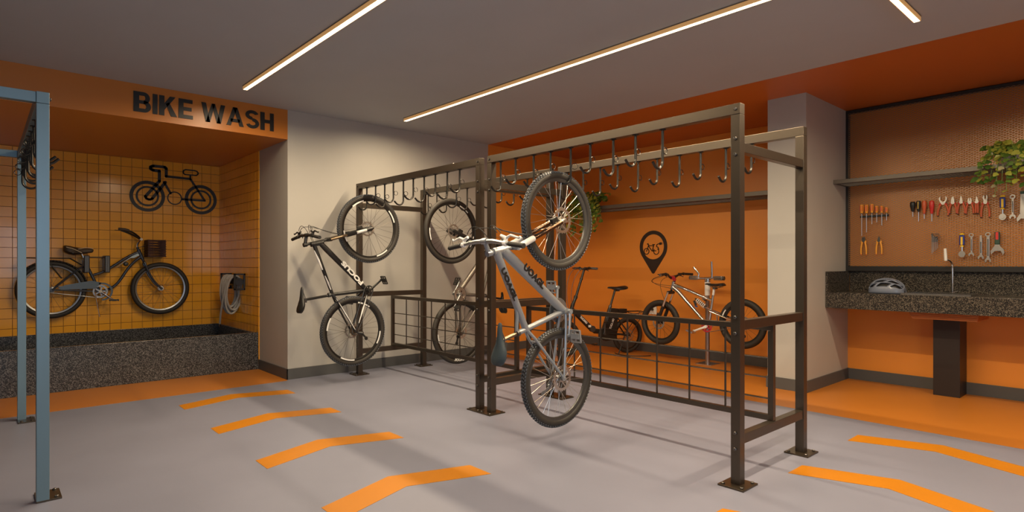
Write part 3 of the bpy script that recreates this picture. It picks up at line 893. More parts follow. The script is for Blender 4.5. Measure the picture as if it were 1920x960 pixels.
# ---- silver bike on the near rack
P3 = dict(F=(1.556, -3.085), R=(.432, -3.085), head_hi=(1.323, -2.475), head_lo=(1.345, -2.585), steer_top=(1.312, -2.430), crown=(1.362, -2.650),
          bb=(.906, -3.140), sc=(.795, -2.770), st_top=(.780, -2.690), sp=(.745, -2.560), nose=(.862, -2.520), tail=(.585, -2.500), bar=(1.392, -2.405))
X3 = -2.945
b3, Q3, fr3 = hanging_bike('mountain_bike', 'silver grey mountain bike hanging nearest the camera with knobbly tyres', hang(X3, 3.085, .08, -1), (.08, -3.085), P3, .352, 1,
    dict(tr=.027, rim=M_DGREY, spoke=M_SPOKE, hub=M_GREYP, disc=1, rdisc=1, drive=-1, tread=M_TREAD, paint=M_SILVER, stan=M_BRONZE, leg=M_WHITE, crown=M_SILVER, post=M_GOLD,
         saddle=mat('dark_teal_saddle', (.030, .046, .056), .55), stem=M_SILVER, bar=M_GREYP, half=.37, lever=M_WHITE, rings=[(.092, .050), (.074, .044)], ringm=M_GREYP, crank=math.radians(172), crankm=M_SILVER, pedalm=M_SILVER,
         pang=(0.15, 0.15), chainm=M_GREYP, deram=M_GREYP, dera=(-.9, .6), inv=True, split=.30, dt_r=.033, tt_r=.026, discr=.088, rise=.012, sweep=.035,
         text=[('UOAGL', 'head_lo', 'bb', .25, 1.0, .036, .050, .235, M_SIGNB, False), ('UOAGL', 'head_hi', 'sc', .20, 1.0, .029, .038, .24, M_SIGNB, False)]))
# curved brace between top tube and seat tube
MB().tube(bez(V3(lerp(Q3['head_hi'], Q3['sc'], .62)), V3(lerp(Q3['head_hi'], Q3['sc'], .8)), V3((Q3['st_top'][0] + .06, Q3['st_top'][1] + .02)), V3(lerp(Q3['bb'], Q3['sp'], .78))), .012, 10).build('frame_brace', M_SILVER, fr3)
# ---- grey bike on the back of the left rack, saddle towards the orange wall
P2 = dict(F=(1.618, 3.985), R=(.468, 4.095), head_hi=(1.395, 4.640), head_lo=(1.425, 4.500), steer_top=(1.385, 4.680), crown=(1.447, 4.430),
          bb=(.900, 4.070), sc=(.868, 4.440), st_top=(.866, 4.480), sp=(.815, 4.740), nose=(.900, 4.765), tail=(.640, 4.790), bar=(1.475, 4.670))
X2 = -5.48
b2, Q2, fr2 = hanging_bike('mountain_bike', 'grey and black mountain bike hanging behind the left rack post', hang(X2, 4.095, .095, 1), (.095, 4.095), P2, .372, -1,
    dict(tr=.027, rim=M_RIM, spoke=M_SPOKED, hub=M_DGREY, disc=-1, rdisc=-1, drive=-1, tread=None, paint=mat('grey_frame_paint', (.16, .14, .12), .3, .4), stan=M_GOLD, leg=M_BLACK, crown=M_BLACK, post=M_BLACK,
         saddle=M_BLACK, stem=M_BLACK, bar=M_BLACK, half=.33, lever=M_WHITE, rings=[(.085, .052), (.065, .046)], ringm=M_DISC, crank=math.radians(35), crankm=M_GREYP, pedalm=M_BLACK,
         pang=(.4, .4), chainm=M_DGREY, deram=M_BLACK, dera=(-.9, -.7), dt_r=.03, discr=.075,
         decalF=(M_WHITE, -1, arcs((20, 45), (100, 125), (250, 275)), .372 - .064, .012), decalR=(M_WHITE, -1, arcs((60, 85), (250, 268)), .372 - .064, .012),
         text=[]))
k = MB()
t_ = text_mb('TEHOOR', .17, .030, .003, .03)
# tyre lettering bent round the lower part of the rear tyre
for v in t_.v:
    a = PI + (v[0] - .085) / .335; rr = .338 - v[1]
    k.v.append((Q2['R'][0] + rr * math.cos(a), Q2['R'][1] + rr * math.sin(a), -.0235 - v[2]))
k.f = t_.f
k.build('lettering', M_WHITE, [c for c in b2.children if c.name.startswith('rear_wheel')][0], smooth=0)
# ---- steel cruiser hanging on the tiled wall (local x = along the wall, y = up)
XC4 = -8.655
O4 = (0.605, 0.605)
t4 = thing('cruiser_bicycle', 'blue grey step-through cruiser bicycle with wicker basket on the tiled niche wall', 'bicycle', frame((XC4, O4[0], O4[1]), (0, 1, 0), (0, 0, 1), (1, 0, 0)))
def q4(y, z, w=0.0): return (y - O4[0], z - O4[1], w)
def d4(y, z): return (y - O4[0], z - O4[1])
M_CRU = mat('blue_grey_frame_paint', (.045, .055, .075), .25, .3, coat=.6)
M_CRUL = mat('pale_blue_tank_paint', (.42, .52, .57), .35, .1)
M_BROWN = mat('brown_leather', (.055, .035, .022), .55)
M_CREAM = mat('cream_piping', (.62, .50, .34), .6)
rh, fh = d4(.608, .945), d4(1.712, .932)
wheel(t4, 'rear_wheel', rh, .332, .028, M_GREYP, M_SPOKE, nsp=24, hubm=M_GREYP, rimd=.018, phase=.1)
wheel(t4, 'front_wheel', fh, .332, .028, M_GREYP, M_SPOKE, nsp=24, hubm=M_WHITE, rimd=.018, phase=.2)
f4 = MB()
top = bez(q4(1.005, 1.112), q4(1.19, 1.16), q4(1.27, 1.31), q4(1.470, 1.392), 12)
f4.tube(top, .0165, 12)
f4.tube(bez(q4(1.075, .912), q4(1.32, .95), q4(1.27, 1.17), q4(1.492, 1.332), 14), .0165, 12)
f4.tube([q4(1.066, .914), q4(.925, 1.262)], .0165, 12)
f4.tube([q4(1.466, 1.425), q4(1.512, 1.305)], .020, 12)
f4.tube([q4(1.066, .914, -.036), q4(1.066, .914, .036)], .024, 12)
fr4 = f4.build('frame', M_CRU, t4)
rs = MB()
for s in (-1, 1):
    rs.tube([q4(.935, 1.232, s * .016), q4(.86, 1.19, s * .045), q4(.608, .945, s * .058)], .009, 8)
    rs.tube([q4(1.045, .914, s * .03), q4(.608, .945, s * .058)], .010, 8)
    rs.cyl(q4(.608, .945, s * .058), (0, 0, 1), .02, .008, 10)
rs.build('rear_stays', M_CRU, fr4)
tk = [(1.215, 1.185), (1.300, 1.262), (1.400, 1.345), (1.462, 1.378), (1.478, 1.352), (1.420, 1.318), (1.385, 1.318), (1.330, 1.278), (1.262, 1.222)]
MB().prism([d4(*p) for p in tk], -.014, .014).build('frame_tank', M_CRUL, fr4, smooth=0, bevel=.004)
b = MB(); b.lathe([(.001, .03), (.018, .028), (.026, .016), (.028, 0), (.001, 0)], 18, T(*q4(1.332, 1.243, .018)))
b.build('bell', M_BLACK, t4, label='small black bell under the tank')
fk = MB()
fk.tube([q4(1.455, 1.455), q4(1.512, 1.305), q4(1.525, 1.265)], .0145, 10)
for s in (-1, 1):
    fk.tube([q4(1.520, 1.275, 0), q4(1.528, 1.262, s * .055)] + bez(q4(1.532, 1.25, s * .056), q4(1.57, 1.12, s * .056), q4(1.62, 1.02, s * .056), q4(1.712, .932, s * .056), 8), .0125, 10)
    fk.cyl(q4(1.712, .932, s * .056), (0, 0, 1), .015, .01, 10)
fk.build('fork', M_CRU, t4)
b = MB(); b.tube(bez(q4(1.462, 1.43), q4(1.44, 1.49), q4(1.47, 1.52), q4(1.492, 1.552), 6), .011, 8)
b.tube([q4(1.492, 1.552, -.05), q4(1.492, 1.552, .05)], .016, 10)
b.build('stem', M_CHROME, t4)
hb = MB()
for s in (-1, 1):
    hb.tube(bez(q4(1.492, 1.552, s * .01), q4(1.44, 1.60, s * .10), q4(1.38, 1.66, s * .13), q4(1.245, 1.668, s * .14), 10), .0115, 10)
hb = hb.build('handlebar', M_BLACK, t4)
for s in (-1, 1):
    MB().tube([q4(1.345, 1.652, s * .138), q4(1.30, 1.664, s * .14), q4(1.235, 1.668, s * .14)], .0165, 12).build('grip', M_BROWN, hb)
sp = MB().tube([q4(.93, 1.25), q4(.892, 1.362)], .0135, 12).build('seat_post', M_CHROME, t4)
s4 = saddle(t4, d4(.715, 1.448), d4(1.005, 1.425), (.05, 1), M_BROWN, width=.095, thick=.15)
pp = MB(); pp.tube([q4(.735, 1.44, .088), q4(.79, 1.425, .098), q4(.85, 1.395, .075), q4(.885, 1.375, .05)], .0045, 6)
pp.tube([q4(.85, 1.42, .056), q4(.93, 1.438, .036), q4(1.0, 1.43, .014)], .004, 6)
pp.build('piping', M_CREAM, s4)
sg_ = MB()
for w in (-.05, .05): sg_.lathe([(.016, 0), (.016, .045)], 10, T(*q4(.80, 1.37, w)) @ Matrix.Rotation(-PI / 2, 4, 'X'))
sg_.build('saddle_spring', M_DGREY, s4, kind='stuff')
# carrier, mudguards, chain guard
c = MB()
for s in (-1, 1):
    c.tube([q4(.332, 1.315, s * .05), q4(.778, 1.310, s * .05), q4(.890, 1.232, s * .02)], .006, 8)
    c.tube([q4(.545, 1.31, s * .05), q4(.70, 1.075, s * .058)], .005, 8)
for x in (.36, .46, .56, .66, .76): c.tube([q4(x, 1.312, -.05), q4(x, 1.312, .05)], .004, 6)
c.build('luggage_carrier', M_BLACK, t4)
mg = MB()
for (cx, cy), a0, a1 in ((rh, 5, 150),):
    n = 26
    for i in range(n):
        u, v = math.radians(a0 + (a1 - a0) * i / n), math.radians(a0 + (a1 - a0) * (i + 1) / n)
        R_ = .342
        vs = []
        for an in (u, v):
            for w, dr in ((-.032, -.012), (-.018, 0), (.018, 0), (.032, -.012)):
                vs.append((cx + (R_ + dr) * math.cos(an), cy + (R_ + dr) * math.sin(an), w))
        mg.add(vs, [(0, 1, 5, 4), (1, 2, 6, 5), (2, 3, 7, 6)])
mo = mg.build('mudguard', M_BLACK, t4)
so = mo.modifiers.new('thickness', 'SOLIDIFY'); so.thickness = .003
lp = MB().box(-.02, .02, -.035, .035, -.02, .02, T(*q4(.33, 1.235))).build('rear_light', M_BLACK, t4, smooth=0, bevel=.006)
cg = MB()
gp = [(1.15, 1.006), (1.185, .96), (1.188, .905), (1.165, .86), (1.14, .84), (1.10, .985), (.68, .955), (.66, .985), (.70, 1.02), (.95, 1.035)]
cg.annulus(d4(1.085, .912), .088, .108, .046, .056, 26, -1.6, 1.9)
cg.prism([d4(*p) for p in [(1.02, .95), (1.08, 1.02), (.98, 1.045), (.73, 1.0), (.66, .965), (.69, .945)]], .048, .056)
cg.build('chain_guard', mat('grey_blue_guard', (.10, .125, .14), .3, .4), t4, smooth=0)
chainring(t4, d4(1.066, .914), .078, .044, M_GREYP)
chain(t4, d4(1.066, .914), .078, rh, .035, .040, M_GREYP)
cranks(t4, d4(1.066, .914), math.radians(-40), .165, .062, M_CHROME, M_BLACK, (0, 0))
MB().tube([q4(1.015, .90, .045), q4(1.057, .612, .085)], .006, 8).build('kickstand', M_CHROME, t4)
# wicker basket: woven bands round stakes
bk = MB()
bx0, bx1, bz0, bz1, bw = 1.555, 1.742, 1.33, 1.545, .125
lx, ly = (bx0 + bx1) / 2 - O4[0], 0
bo = MB().box(bx0 - O4[0] + .006, bx1 - O4[0] - .006, bz0 - O4[1], bz0 - O4[1] + .008, -bw + .006, bw - .006).build('basket', M_BROWN, t4, smooth=0, label='dark wicker front basket')
for k in range(14):
    z = bz0 - O4[1] + .008 + k * (bz1 - bz0 - .012) / 13; o = .002 if k % 2 else -.002
    cs = [(bx0 - O4[0] + o, z, -bw + o), (bx1 - O4[0] - o, z, -bw + o), (bx1 - O4[0] - o, z, bw - o), (bx0 - O4[0] + o, z, bw - o)]
    bk.tube(cs, .0085, 6, closed=True)
bk.build('wicker_weave', mat('dark_wicker', (.06, .022, .016), .7, var=.3, vscale=60), bo, kind='stuff')
br = MB(); br.tube([q4(1.47, 1.45), q4(1.56, 1.48)], .004, 6); br.build('basket_bracket', M_DGREY, t4)

# ---- wall holder of the cruiser: two padded arms and a rod
wh = thing('wall_bike_holder', 'black two-armed wall holder carrying the cruiser bicycle', 'holder', T(XN + .011, 1.035, 1.14))
for y in (.905, 1.108):
    a = MB().box(0.001, .20, y - 1.035, y + .055 - 1.035, .0, .205)
    a = a.build('arm', M_BLACK, wh, smooth=0, bevel=.006)
    for dy in (.012, .03): MB().box(.2002, .203, y + dy - 1.035, y + dy + .012 - 1.035, .01, .195).build('pad', M_DGREY, a, smooth=0)
MB().tube([(.15, -.10, .185), (.15, .10, .185)], .006, 8).build('cross_rod', M_DGREY, wh)

# ---- hose holder with a coiled hose on the short niche wall
hh = thing('hose_holder', 'black hose holder on the short side wall of the niche', 'holder', T(-7.97, YN - .009, .92))
for x in (-.27, .27):
    pl_ = MB()
    y0, y1 = -.135, -.001
    pl_.box(x - .012, x + .012, y0, y0 + .022, 0, .205).box(x - .012, x + .012, y1 - .022, y1, 0, .205)
    pl_.box(x - .012, x + .012, y0, y1, .183, .205).box(x - .012, x + .012, y0, y1, 0, .022)
    pl_.build('end_plate', M_BLACK, hh, smooth=0, bevel=.003)
MB().tube([(-.27, -.07, .10), (.27, -.07, .10)], .05, 16).build('drum', M_BLACK, hh)
ho = thing('garden_hose', 'coiled grey hose hanging from the holder above the wash trough', 'hose', T(-7.97, YN - .09, .5))
hp = []
N = 11
for k in range(N * 24):
    t_ = k / 24; a = 2 * PI * t_
    drop = .44 + .05 * math.sin(t_ * 2.1)
    x = -.20 + .40 * t_ / N
    zz = .5 * (math.cos(a) + 1)
    y = .085 * math.sin(a)
    cx = x * (.35 + .65 * zz) - .03 * (1 - zz)
    hp.append((cx, y + .012 * math.sin(t_ * 5), .15 - .0 + (zz - 1) * drop + .45))
hm = mat('grey_hose_rubber', (.42, .39, .35), .4)
MB().tube(hp, .0125, 8).build('hose_coil', hm, ho)
tl = bez((.18, -.10, .56), (.05, -.12, .3), (-.08, -.11, .12), (-.17, -.09, -.02), 10)
e = MB().tube(tl, .0125, 8).build('hose_tail', hm, ho)
MB().tube([tl[-1], (-.19, -.085, -.055)], .012, 8).build('nozzle', M_STEEL, ho)

# ---- bicycle pictogram on the tiles
bs = thing('bicycle_pictogram', 'black bicycle pictogram on the amber tiles', 'sign', T(XN + .013, 1.90, 1.94))
pm = MB(); X0 = XN + .0115
MP = Matrix.Translation((-XN - .013 + X0 + .0015, -1.90, -1.94)) @ frame((0, 0, 0), (0, 1, 0), (0, 0, 1), (1, 0, 0))
for c in ((1.588, 2.113), (2.214, 2.112)):
    pm.annulus(c, .158, .198, 0, .005, 40, M=MP); pm.annulus(c, .107, .130, 0, .005, 40, M=MP)
pm.annulus((1.898, 2.110), .074, .088, 0, .005, 30, M=MP)
W = .036
pm.stroke([(1.722, 2.318), (1.565, 2.108)], W, 0, .005, MP); pm.stroke([(1.790, 2.310), (1.640, 2.085)], W, 0, .005, MP)
pm.stroke([(1.565, 2.108), (1.575, 2.083), (1.600, 2.072), (1.625, 2.073), (1.640, 2.085)], W * .8, 0, .005, MP)
pm.stroke([(1.722, 2.318), (1.722, 2.450), (1.650, 2.452), (1.622, 2.468), (1.622, 2.492), (1.650, 2.508), (1.785, 2.506), (1.800, 2.490), (1.800, 2.388)], W, 0, .005, MP)
pm.stroke([(1.800, 2.388), (2.085, 2.380)], W * .85, 0, .005, MP)
pm.stroke([(2.085, 2.380), (2.262, 2.102), (1.99, 2.102)], .026, 0, .005, MP)
pm.stroke([(1.775, 2.310), (1.850, 2.170)], .028, 0, .005, MP)
pm.stroke([(2.085, 2.380), (2.085, 2.42)], .022, 0, .005, MP)
pm.stroke([(2.02, 2.435), (2.155, 2.435), (2.175, 2.45), (2.18, 2.47), (2.165, 2.49), (2.14, 2.497), (2.03, 2.50), (2.005, 2.487), (1.998, 2.465), (2.005, 2.445)], .016, 0, .005, MP, closed=True)
pm.build('bicycle_shape', M_SIGNB, bs, smooth=0)

# ---- full suspension bike clamped in the repair stand (local x = towards the left wall)
O6 = (-3.33, .26)
Y6 = 6.57
t6 = thing('mountain_bike', 'polished full suspension mountain bike with red stem clamped in the repair stand', 'bicycle', frame((O6[0], Y6, O6[1]), (-1, 0, 0), (0, 0, 1), (0, 1, 0)))
def q6(x, z, w=0.0): return (O6[0] - x, z - O6[1], w)
def d6(x, z): return (O6[0] - x, z - O6[1])
F6, R6, B6 = d6(-4.440, .488), d6(-3.325, .552), d6(-3.752, .488)
wheel(t6, 'front_wheel', F6, .290, .034, M_RIM, M_SPOKED, nsp=20, disc=-1, discr=.085, hubm=M_BLACK, rimd=.018)
wheel(t6, 'rear_wheel', R6, .290, .034, M_RIM, M_SPOKED, nsp=20, disc=1, discr=.075, cass=-1, hubm=M_BLACK, rimd=.018, decal=(M_WHITE, -1, arcs((15, 38)), .245, .012))
f6 = MB()
f6.tube([q6(-4.240, 1.020), q6(-4.264, .925)], .027, 12)
f6.tube([q6(-4.245, .985), q6(-4.0, .905), q6(-3.775, .822)], [.024, .021, .018], 12)
f6.tube([q6(-4.255, .955), q6(-4.17, .895), q6(-3.90, .630), q6(-3.765, .50)], [.024, .026, .023, .022], 12)
f6.tube([q6(-3.752, .488), q6(-3.695, .870)], .0175, 12)
f6.tube([q6(-3.775, .822), q6(-3.70, .80)], .017, 10)
f6.tube([q6(-3.752, .488, -.036), q6(-3.752, .488, .036)], .025, 12)
fr6 = f6.build('frame', M_CHROME, t6)
sw6 = MB()
for s in (-1, 1):
    sw6.tube([q6(-3.80, .715, s * .018), q6(-3.70, .67, s * .045), q6(-3.325, .552, s * .060)], .011, 10)
    sw6.tube([q6(-3.735, .505, s * .04), q6(-3.325, .545, s * .060)], .012, 10)
    sw6.tube([q6(-3.62, .64, s * .048), q6(-3.615, .52, s * .048)], .009, 8)
    sw6.cyl(q6(-3.325, .552, s * .060), (0, 0, 1), .02, .008, 10)
sw6.build('swing_arm', M_CHROME, fr6)
sh = MB().tube([q6(-3.935, .815), q6(-3.785, .712)], .010, 10).build('shock_absorber', M_BLACK, t6)
cs = []
a_, b_ = Vector(q6(-3.915, .80)), Vector(q6(-3.80, .722)); dd = (b_ - a_); ax = dd.normalized(); n1 = Vector((0, 0, 1)); n2 = ax.cross(n1)
for k in range(6 * 12 + 1):
    an = 2 * PI * k / 12; cs.append(tuple(a_ + dd * (k / 72) + (n1 * math.cos(an) + n2 * math.sin(an)) * .024))
MB().tube(cs, .0055, 6).build('coil_spring', M_WHITE, sh)
MB().tube([q6(-3.945, .79, -.01), q6(-3.92, .735, -.01)], .015, 10).build('reservoir', M_BLACK, sh)
MB().cyl(q6(-3.915, .722, -.01), (-.3, 1, 0), .016, .012, 10).build('reservoir_cap', mat('blue_anodised', (.02, .12, .5), .3, .5), sh)
PP = dict(crown=d6(-4.285, .880), steer_top=d6(-4.225, 1.045), head_lo=d6(-4.264, .925))
sus_fork(t6, PP, F6, M_CHROME, M_BLACK, M_BLACK, split=.50, w=.064, caliper=-1)
b = MB(); b.tube([q6(-4.232, 1.03), q6(-4.225, 1.058)], .020, 10); b.tube([q6(-4.225, 1.05), q6(-4.262, 1.068)], [.020, .018], 10); b.cyl(q6(-4.262, 1.07), (0, 0, 1), .024, .055, 14)
b.build('stem', M_RED, t6, label='red stem')
ax6 = Vector(d6(-4.225, 1.045)) - Vector(d6(-4.264, .925))
handlebar(t6, d6(-4.262, 1.07), (ax6.y, -ax6.x), ax6, .36, M_BLACK, M_GRIP, rise=.055, sweep=.05, levers=True, endm=M_STEEL)
cables(t6, [bez(q6(-4.26, 1.10, -.2), q6(-4.50, 1.06, -.22), q6(-4.56, .98, -.1), q6(-4.24, .93, -.03)), bez(q6(-4.30, 1.10, .18), q6(-4.56, 1.06, 0), q6(-4.40, .96, -.06), q6(-4.30, .70, -.07)),
            bez(q6(-4.30, 1.09, -.15), q6(-4.58, 1.02, -.2), q6(-4.5, .98, -.1), q6(-4.23, .96, .02))])
MB().tube([q6(-3.698, .845), q6(-3.680, .962)], .0145, 12).build('seat_post', M_WHITE, t6)
saddle(t6, d6(-3.548, 1.000), d6(-3.800, 1.012), (0, 1), M_BLACK, width=.066, thick=.035)
chainring(t6, B6, .070, -.050, M_RED)
chain(t6, B6, .068, R6, .032, -.048, M_DGREY)
derailleur(t6, R6, (-.2, -1), -.055, M_BLACK)
cranks(t6, B6, math.radians(-22) + PI, .170, .066, M_WHITE, M_STEEL, (.3, .3))
# repair stand
rsd = thing('repair_stand', 'steel work stand with white collar and clamp arms holding the polished bike', 'stand', T(-3.855, Y6 + .15, 0))
sy = 0
MB().box(-.11, .11, -.11, .11, 0, .010).build('base_plate', M_STEEL, rsd, smooth=0, bevel=.003)
MB().tube([(0, 0, .009), (0, 0, .87)], .028, 20).build('post', mat('brushed_steel', (.40, .34, .31), .3, .9), rsd)
MB().tube([(0, 0, .855), (0, 0, 1.03)], .034, 20).build('collar', M_WHITE, rsd)
MB().tube([(0, 0, 1.02), (0, 0, 1.06)], .040, 16).build('head', M_STEEL, rsd)
MB().tube([(-.22, -.02, 1.062), (0, 0, 1.065), (.18, -.02, 1.078)], .017, 12).build('clamp_arm', M_STEEL, rsd)
for s, (hx, hz) in ((-1, (-.175, 1.205)), (1, (.072, 1.275))):
    cl = MB().box(-.055, .055, -.035, .035, -.028, .028, T(s * .165, -.02, 1.07)).box(-.05, .05, -.045, .045, -.010, .010, T(s * .165, -.02, 1.075)).build('clamp', M_STEEL, rsd, smooth=0, bevel=.006)
    MB().tube([(s * .115 if s < 0 else .07, -.02, 1.075), (s * .105 if s < 0 else .072, -.02, 1.12), (hx, -.03, hz)], .013, 10).build('clamp_lever', M_STEEL, cl)
    MB().cyl((s * .215, -.02, 1.07), (1, 0, 0), .024, .04, 12).build('clamp_knob', M_DGREY, cl)
MB().tube([(0, 0, .79), (0, -.06, .80), (.02, -.14, .815)], .013, 10).build('support_arm', M_DGREY, rsd)

# ---- folding electric bike plugged in at the back wall (local x = travel direction)
E0 = (-5.1, 6.72)
ux, uy = -.289, -.957
t5 = thing('electric_bicycle', 'black folding electric bicycle charging beside the back wall', 'bicycle', frame((E0[0], E0[1], 0), (ux, uy, 0), (0, 0, 1), (uy, -ux, 0)))
F5, R5 = (1.0, .250), (-.02, .250)
wheel(t5, 'front_wheel', F5, .248, .027, M_RIM, M_SPOKED, nsp=20, disc=-1, discr=.07, hubm=M_BLACK, rimd=.018)
wheel(t5, 'rear_wheel', R5, .248, .027, M_RIM, M_SPOKED, nsp=20, disc=-1, discr=.07, hubm=M_BLACK, rimd=.018)
f5 = MB()
f5.tube([(.862, .715, 0), (.902, .600, 0)], .026, 12)
f5.tube([(.885, .640, 0), (.80, .565, 0), (.60, .385, 0), (.52, .330, 0), (.40, .315, 0)], [.030, .034, .036, .036, .032], 14)
f5.tube([(.405, .285, 0), (.268, .665, 0)], .019, 12)
f5.tube([(.405, .290, -.036), (.405, .290, .036)], .026, 12)
for s in (-1, 1):
    f5.tube([(.39, .30, s * .035), (R5[0], R5[1], s * .062)], .012, 10)
    f5.tube([(.285, .60, s * .018), (.18, .50, s * .05), (R5[0], R5[1], s * .062)], .010, 10)
fr5 = f5.build('frame', M_BLACK, t5)
MB().cyl((.575, .365, -.02), (0, 0, 1), .042, .045, 14).build('folding_hinge', M_DGREY, fr5)
MB().box(-.02, .02, -.015, .015, -.006, .006, T(.63, .405, -.045)).build('hinge_latch', M_WHITE, fr5, smooth=0, bevel=.003)
tube_text(fr5, 'TUCANO', (.77, .538), (.66, .438), .037, .030, .14, M_WHITE, -1)
ba = MB().prism([(.365, .185), (.415, .300), (.285, .640), (.15, .625), (.19, .20)], -.038, .038).build('battery', M_BLACK, t5, smooth=0, bevel=.012)
tb_ = text_mb('TUCANO', .150, .032, .003, .03)
ex = Vector((-.38, .92, 0)).normalized(); ez = Vector((0, 0, -1)); ey = ez.cross(ex)
MB().add(tb_.v, tb_.f, frame(Vector((.283, .345, -.0375)), ex, ey, ez)).build('lettering', M_WHITE, ba, smooth=0)
fk = MB()
fk.tube([(.862, .715, 0), (.905, .590, 0), (.915, .555, 0)], .0165, 10)
for s in (-1, 1):
    fk.tube([(.915, .560, 0), (.918, .545, s * .058), (F5[0] - .02, .32, s * .058), (F5[0], F5[1], s * .056)], [.015, .015, .013, .011], 10)
fk.build('fork', M_BLACK, t5)
b = MB(); b.tube([(.865, .705, 0), (.820, .80, 0)], .022, 12); b.tube([(.820, .80, 0), (.690, 1.165, 0)], [.018, .0155], 12)
b.cyl((.822, .80, 0), (-.33, .94, 0), .027, .03, 12); b.cyl((.735, 1.04, 0), (-.33, .94, 0), .022, .022, 12)
b.build('folding_stem', M_BLACK, t5)
handlebar(t5, (.690, 1.175), (.94, .33), (-.33, .94), .28, M_BLACK, mat('grey_grip_rubber', (.10, .09, .085), .7), rise=.012, sweep=.015, levers=True, lm=M_BLACK)
cables(t5, [bez((.72, 1.19, -.1), (.86, 1.22, -.12), (.98, .95, -.04), (.885, .66, -.03)), bez((.72, 1.19, .1), (.88, 1.2, .1), (1.0, .9, .03), (.90, .60, .03))], mat('grey_cable', (.12, .10, .09), .5), .004)
MB().tube([(.268, .655, 0), (.185, .895, 0)], .0145, 12).build('seat_post', M_BLACK, t5)
MB().cyl((.270, .655, 0), (-.35, .93, 0), .024, .03, 12).build('seat_clamp', M_DGREY, t5)
saddle(t5, (.005, .925), (.310, .930), (.02, 1), M_BLACK, width=.085, thick=.07)
c = MB()
for s in (-1, 1):
    c.tube([(.12, .585, s * .05), (-.28, .575, s * .05), (R5[0] - .01, .265, s * .066)], .006, 8)
for x in (.08, -.02, -.12, -.22): c.tube([(x, .582, -.05), (x, .577, .05)], .005, 6)
c.box(.02, .16, .56, .62, -.045, .045)
c.build('luggage_carrier', M_BLACK, t5)
chainring(t5, (.405, .290), .080, -.046, M_BLACK)
MB().cyl((.405, .290, -.050), (0, 0, 1), .075, .006, 24).build('chain_guard', M_BLACK, t5)
chain(t5, (.405, .290), .078, R5, .035, -.044, M_DGREY)
cranks(t5, (.405, .290), math.radians(-88), .165, .064, M_DGREY, M_BLACK, (0, 0))
MB().tube([(.06, .26, -.05), (.20, .012, -.10)], .008, 8).build('kickstand', M_BLACK, t5)
MB().box(-.012, .012, -.02, .02, -.02, .02, T(-.29, .50, 0)).build('rear_light', mat('red_reflector', (.5, .05, .01), .3), t5, smooth=0, bevel=.004)
# ================================================================== WORKBENCH ALCOVE
CX0, CX1 = -2.346, 1.0
def lattice(b, u0, u1, v0, v1, pu, pv, w, th, put_pt):
    """two crossing families of thin bars filling a rectangle: expanded metal"""
    k = pv / pu
    for s in (1, -1):
        span = (u1 - u0) * k
        c = v0 - (span if s > 0 else 0); top = v1 + (0 if s > 0 else span)
        n = int((top - c) / (2 * pv)) + 1
        for i in range(n + 1):
            cc = c + i * 2 * pv
            # v = cc + s*k*(u-u0)
            ua, ub = u0, u1
            if s > 0: ua = max(u0, u0 + (v0 - cc) / k); ub = min(u1, u0 + (v1 - cc) / k)
            else: ua = max(u0, u0 + (cc - v1) / k); ub = min(u1, u0 + (cc - v0) / k)
            if ub - ua < 1e-3: continue
            A = (ua, cc + s * k * (ua - u0)); B = (ub, cc + s * k * (ub - u0))
            d = Vector((B[0] - A[0], B[1] - A[1])).normalized(); nn = Vector((-d.y, d.x)) * w / 2
            vs = []
            for t in (0, th):
                for P_, sg_ in ((A, -1), (B, -1), (B, 1), (A, 1)):
                    vs.append(put_pt(P_[0] + nn.x * sg_, P_[1] + nn.y * sg_, t))
            b.add(vs, [(0, 1, 2, 3), (7, 6, 5, 4), (0, 4, 5, 1), (1, 5, 6, 2), (2, 6, 7, 3), (3, 7, 4, 0)])
    return b

tp = thing('tool_panel', 'dark framed expanded metal tool panel on the orange wall above the counter', 'panel', T(-0.8, 7.02, 1.17))
ox, oz = 0.8, -1.17
fr_ = [(-2.372, -2.336, 1.17, 2.895), (CX1 - .03, CX1, 1.17, 2.895)]
for a, b_, c, d in fr_:
    MB().box(a + ox + (.013 if a < -2 else 0), b_ + ox, -.055, .0095, c + oz, d + oz).build('frame_post', M_DARK, tp, smooth=0, bevel=.002)
for c, d in ((1.170, 1.222), (2.865, 2.895)):
    MB().box(-2.336 + ox, CX1 - .03 + ox, -.055, .0095, c + oz, d + oz).build('frame_rail', M_DARK, tp, smooth=0, bevel=.002)
lattice(MB(), -2.336 + ox, CX1 - .03 + ox, 1.222 + oz, 2.865 + oz, .0200, .0110, .0042, .004, lambda u, v, t: (u, -.040 - t, v)).build('expanded_mesh', M_MESHW, tp, smooth=0, kind='stuff')

def mesh_shelf(label, x0, x1, y0, y1, z0, z1):
    cx = (x0 + x1) / 2
    t = thing('mesh_shelf', label, 'shelf', T(cx, y1, z0), 'mesh shelves')
    h = (x1 - x0) / 2; dp = y0 - y1
    MB().box(-h, h, dp, dp + .022, 0, z1 - z0).build('front_lip', M_SHELFM, t, smooth=0, bevel=.0015)
    for s in (-1, 1): MB().box(min(s * h, s * (h - .022)), max(s * h, s * (h - .022)), dp + .0225, -.002, 0, z1 - z0).build('side_lip', M_SHELFM, t, smooth=0, bevel=.0015)
    MB().box(-h + .0225, h - .0225, -.020, -.002, 0, .02).build('back_rail', M_SHELFM, t, smooth=0)
    lattice(MB(), -h + .0225, h - .0225, dp + .022, -.018, .028, .018, .0060, .003, lambda u, v, q: (u, v, .004 + q)).build('expanded_mesh', M_SHELFM, t, smooth=0, kind='stuff')
    return t
mesh_shelf('grey mesh shelf across the tool panel with a trailing plant at its right', -2.357, .6, 6.61, 6.963, 2.077, 2.118)
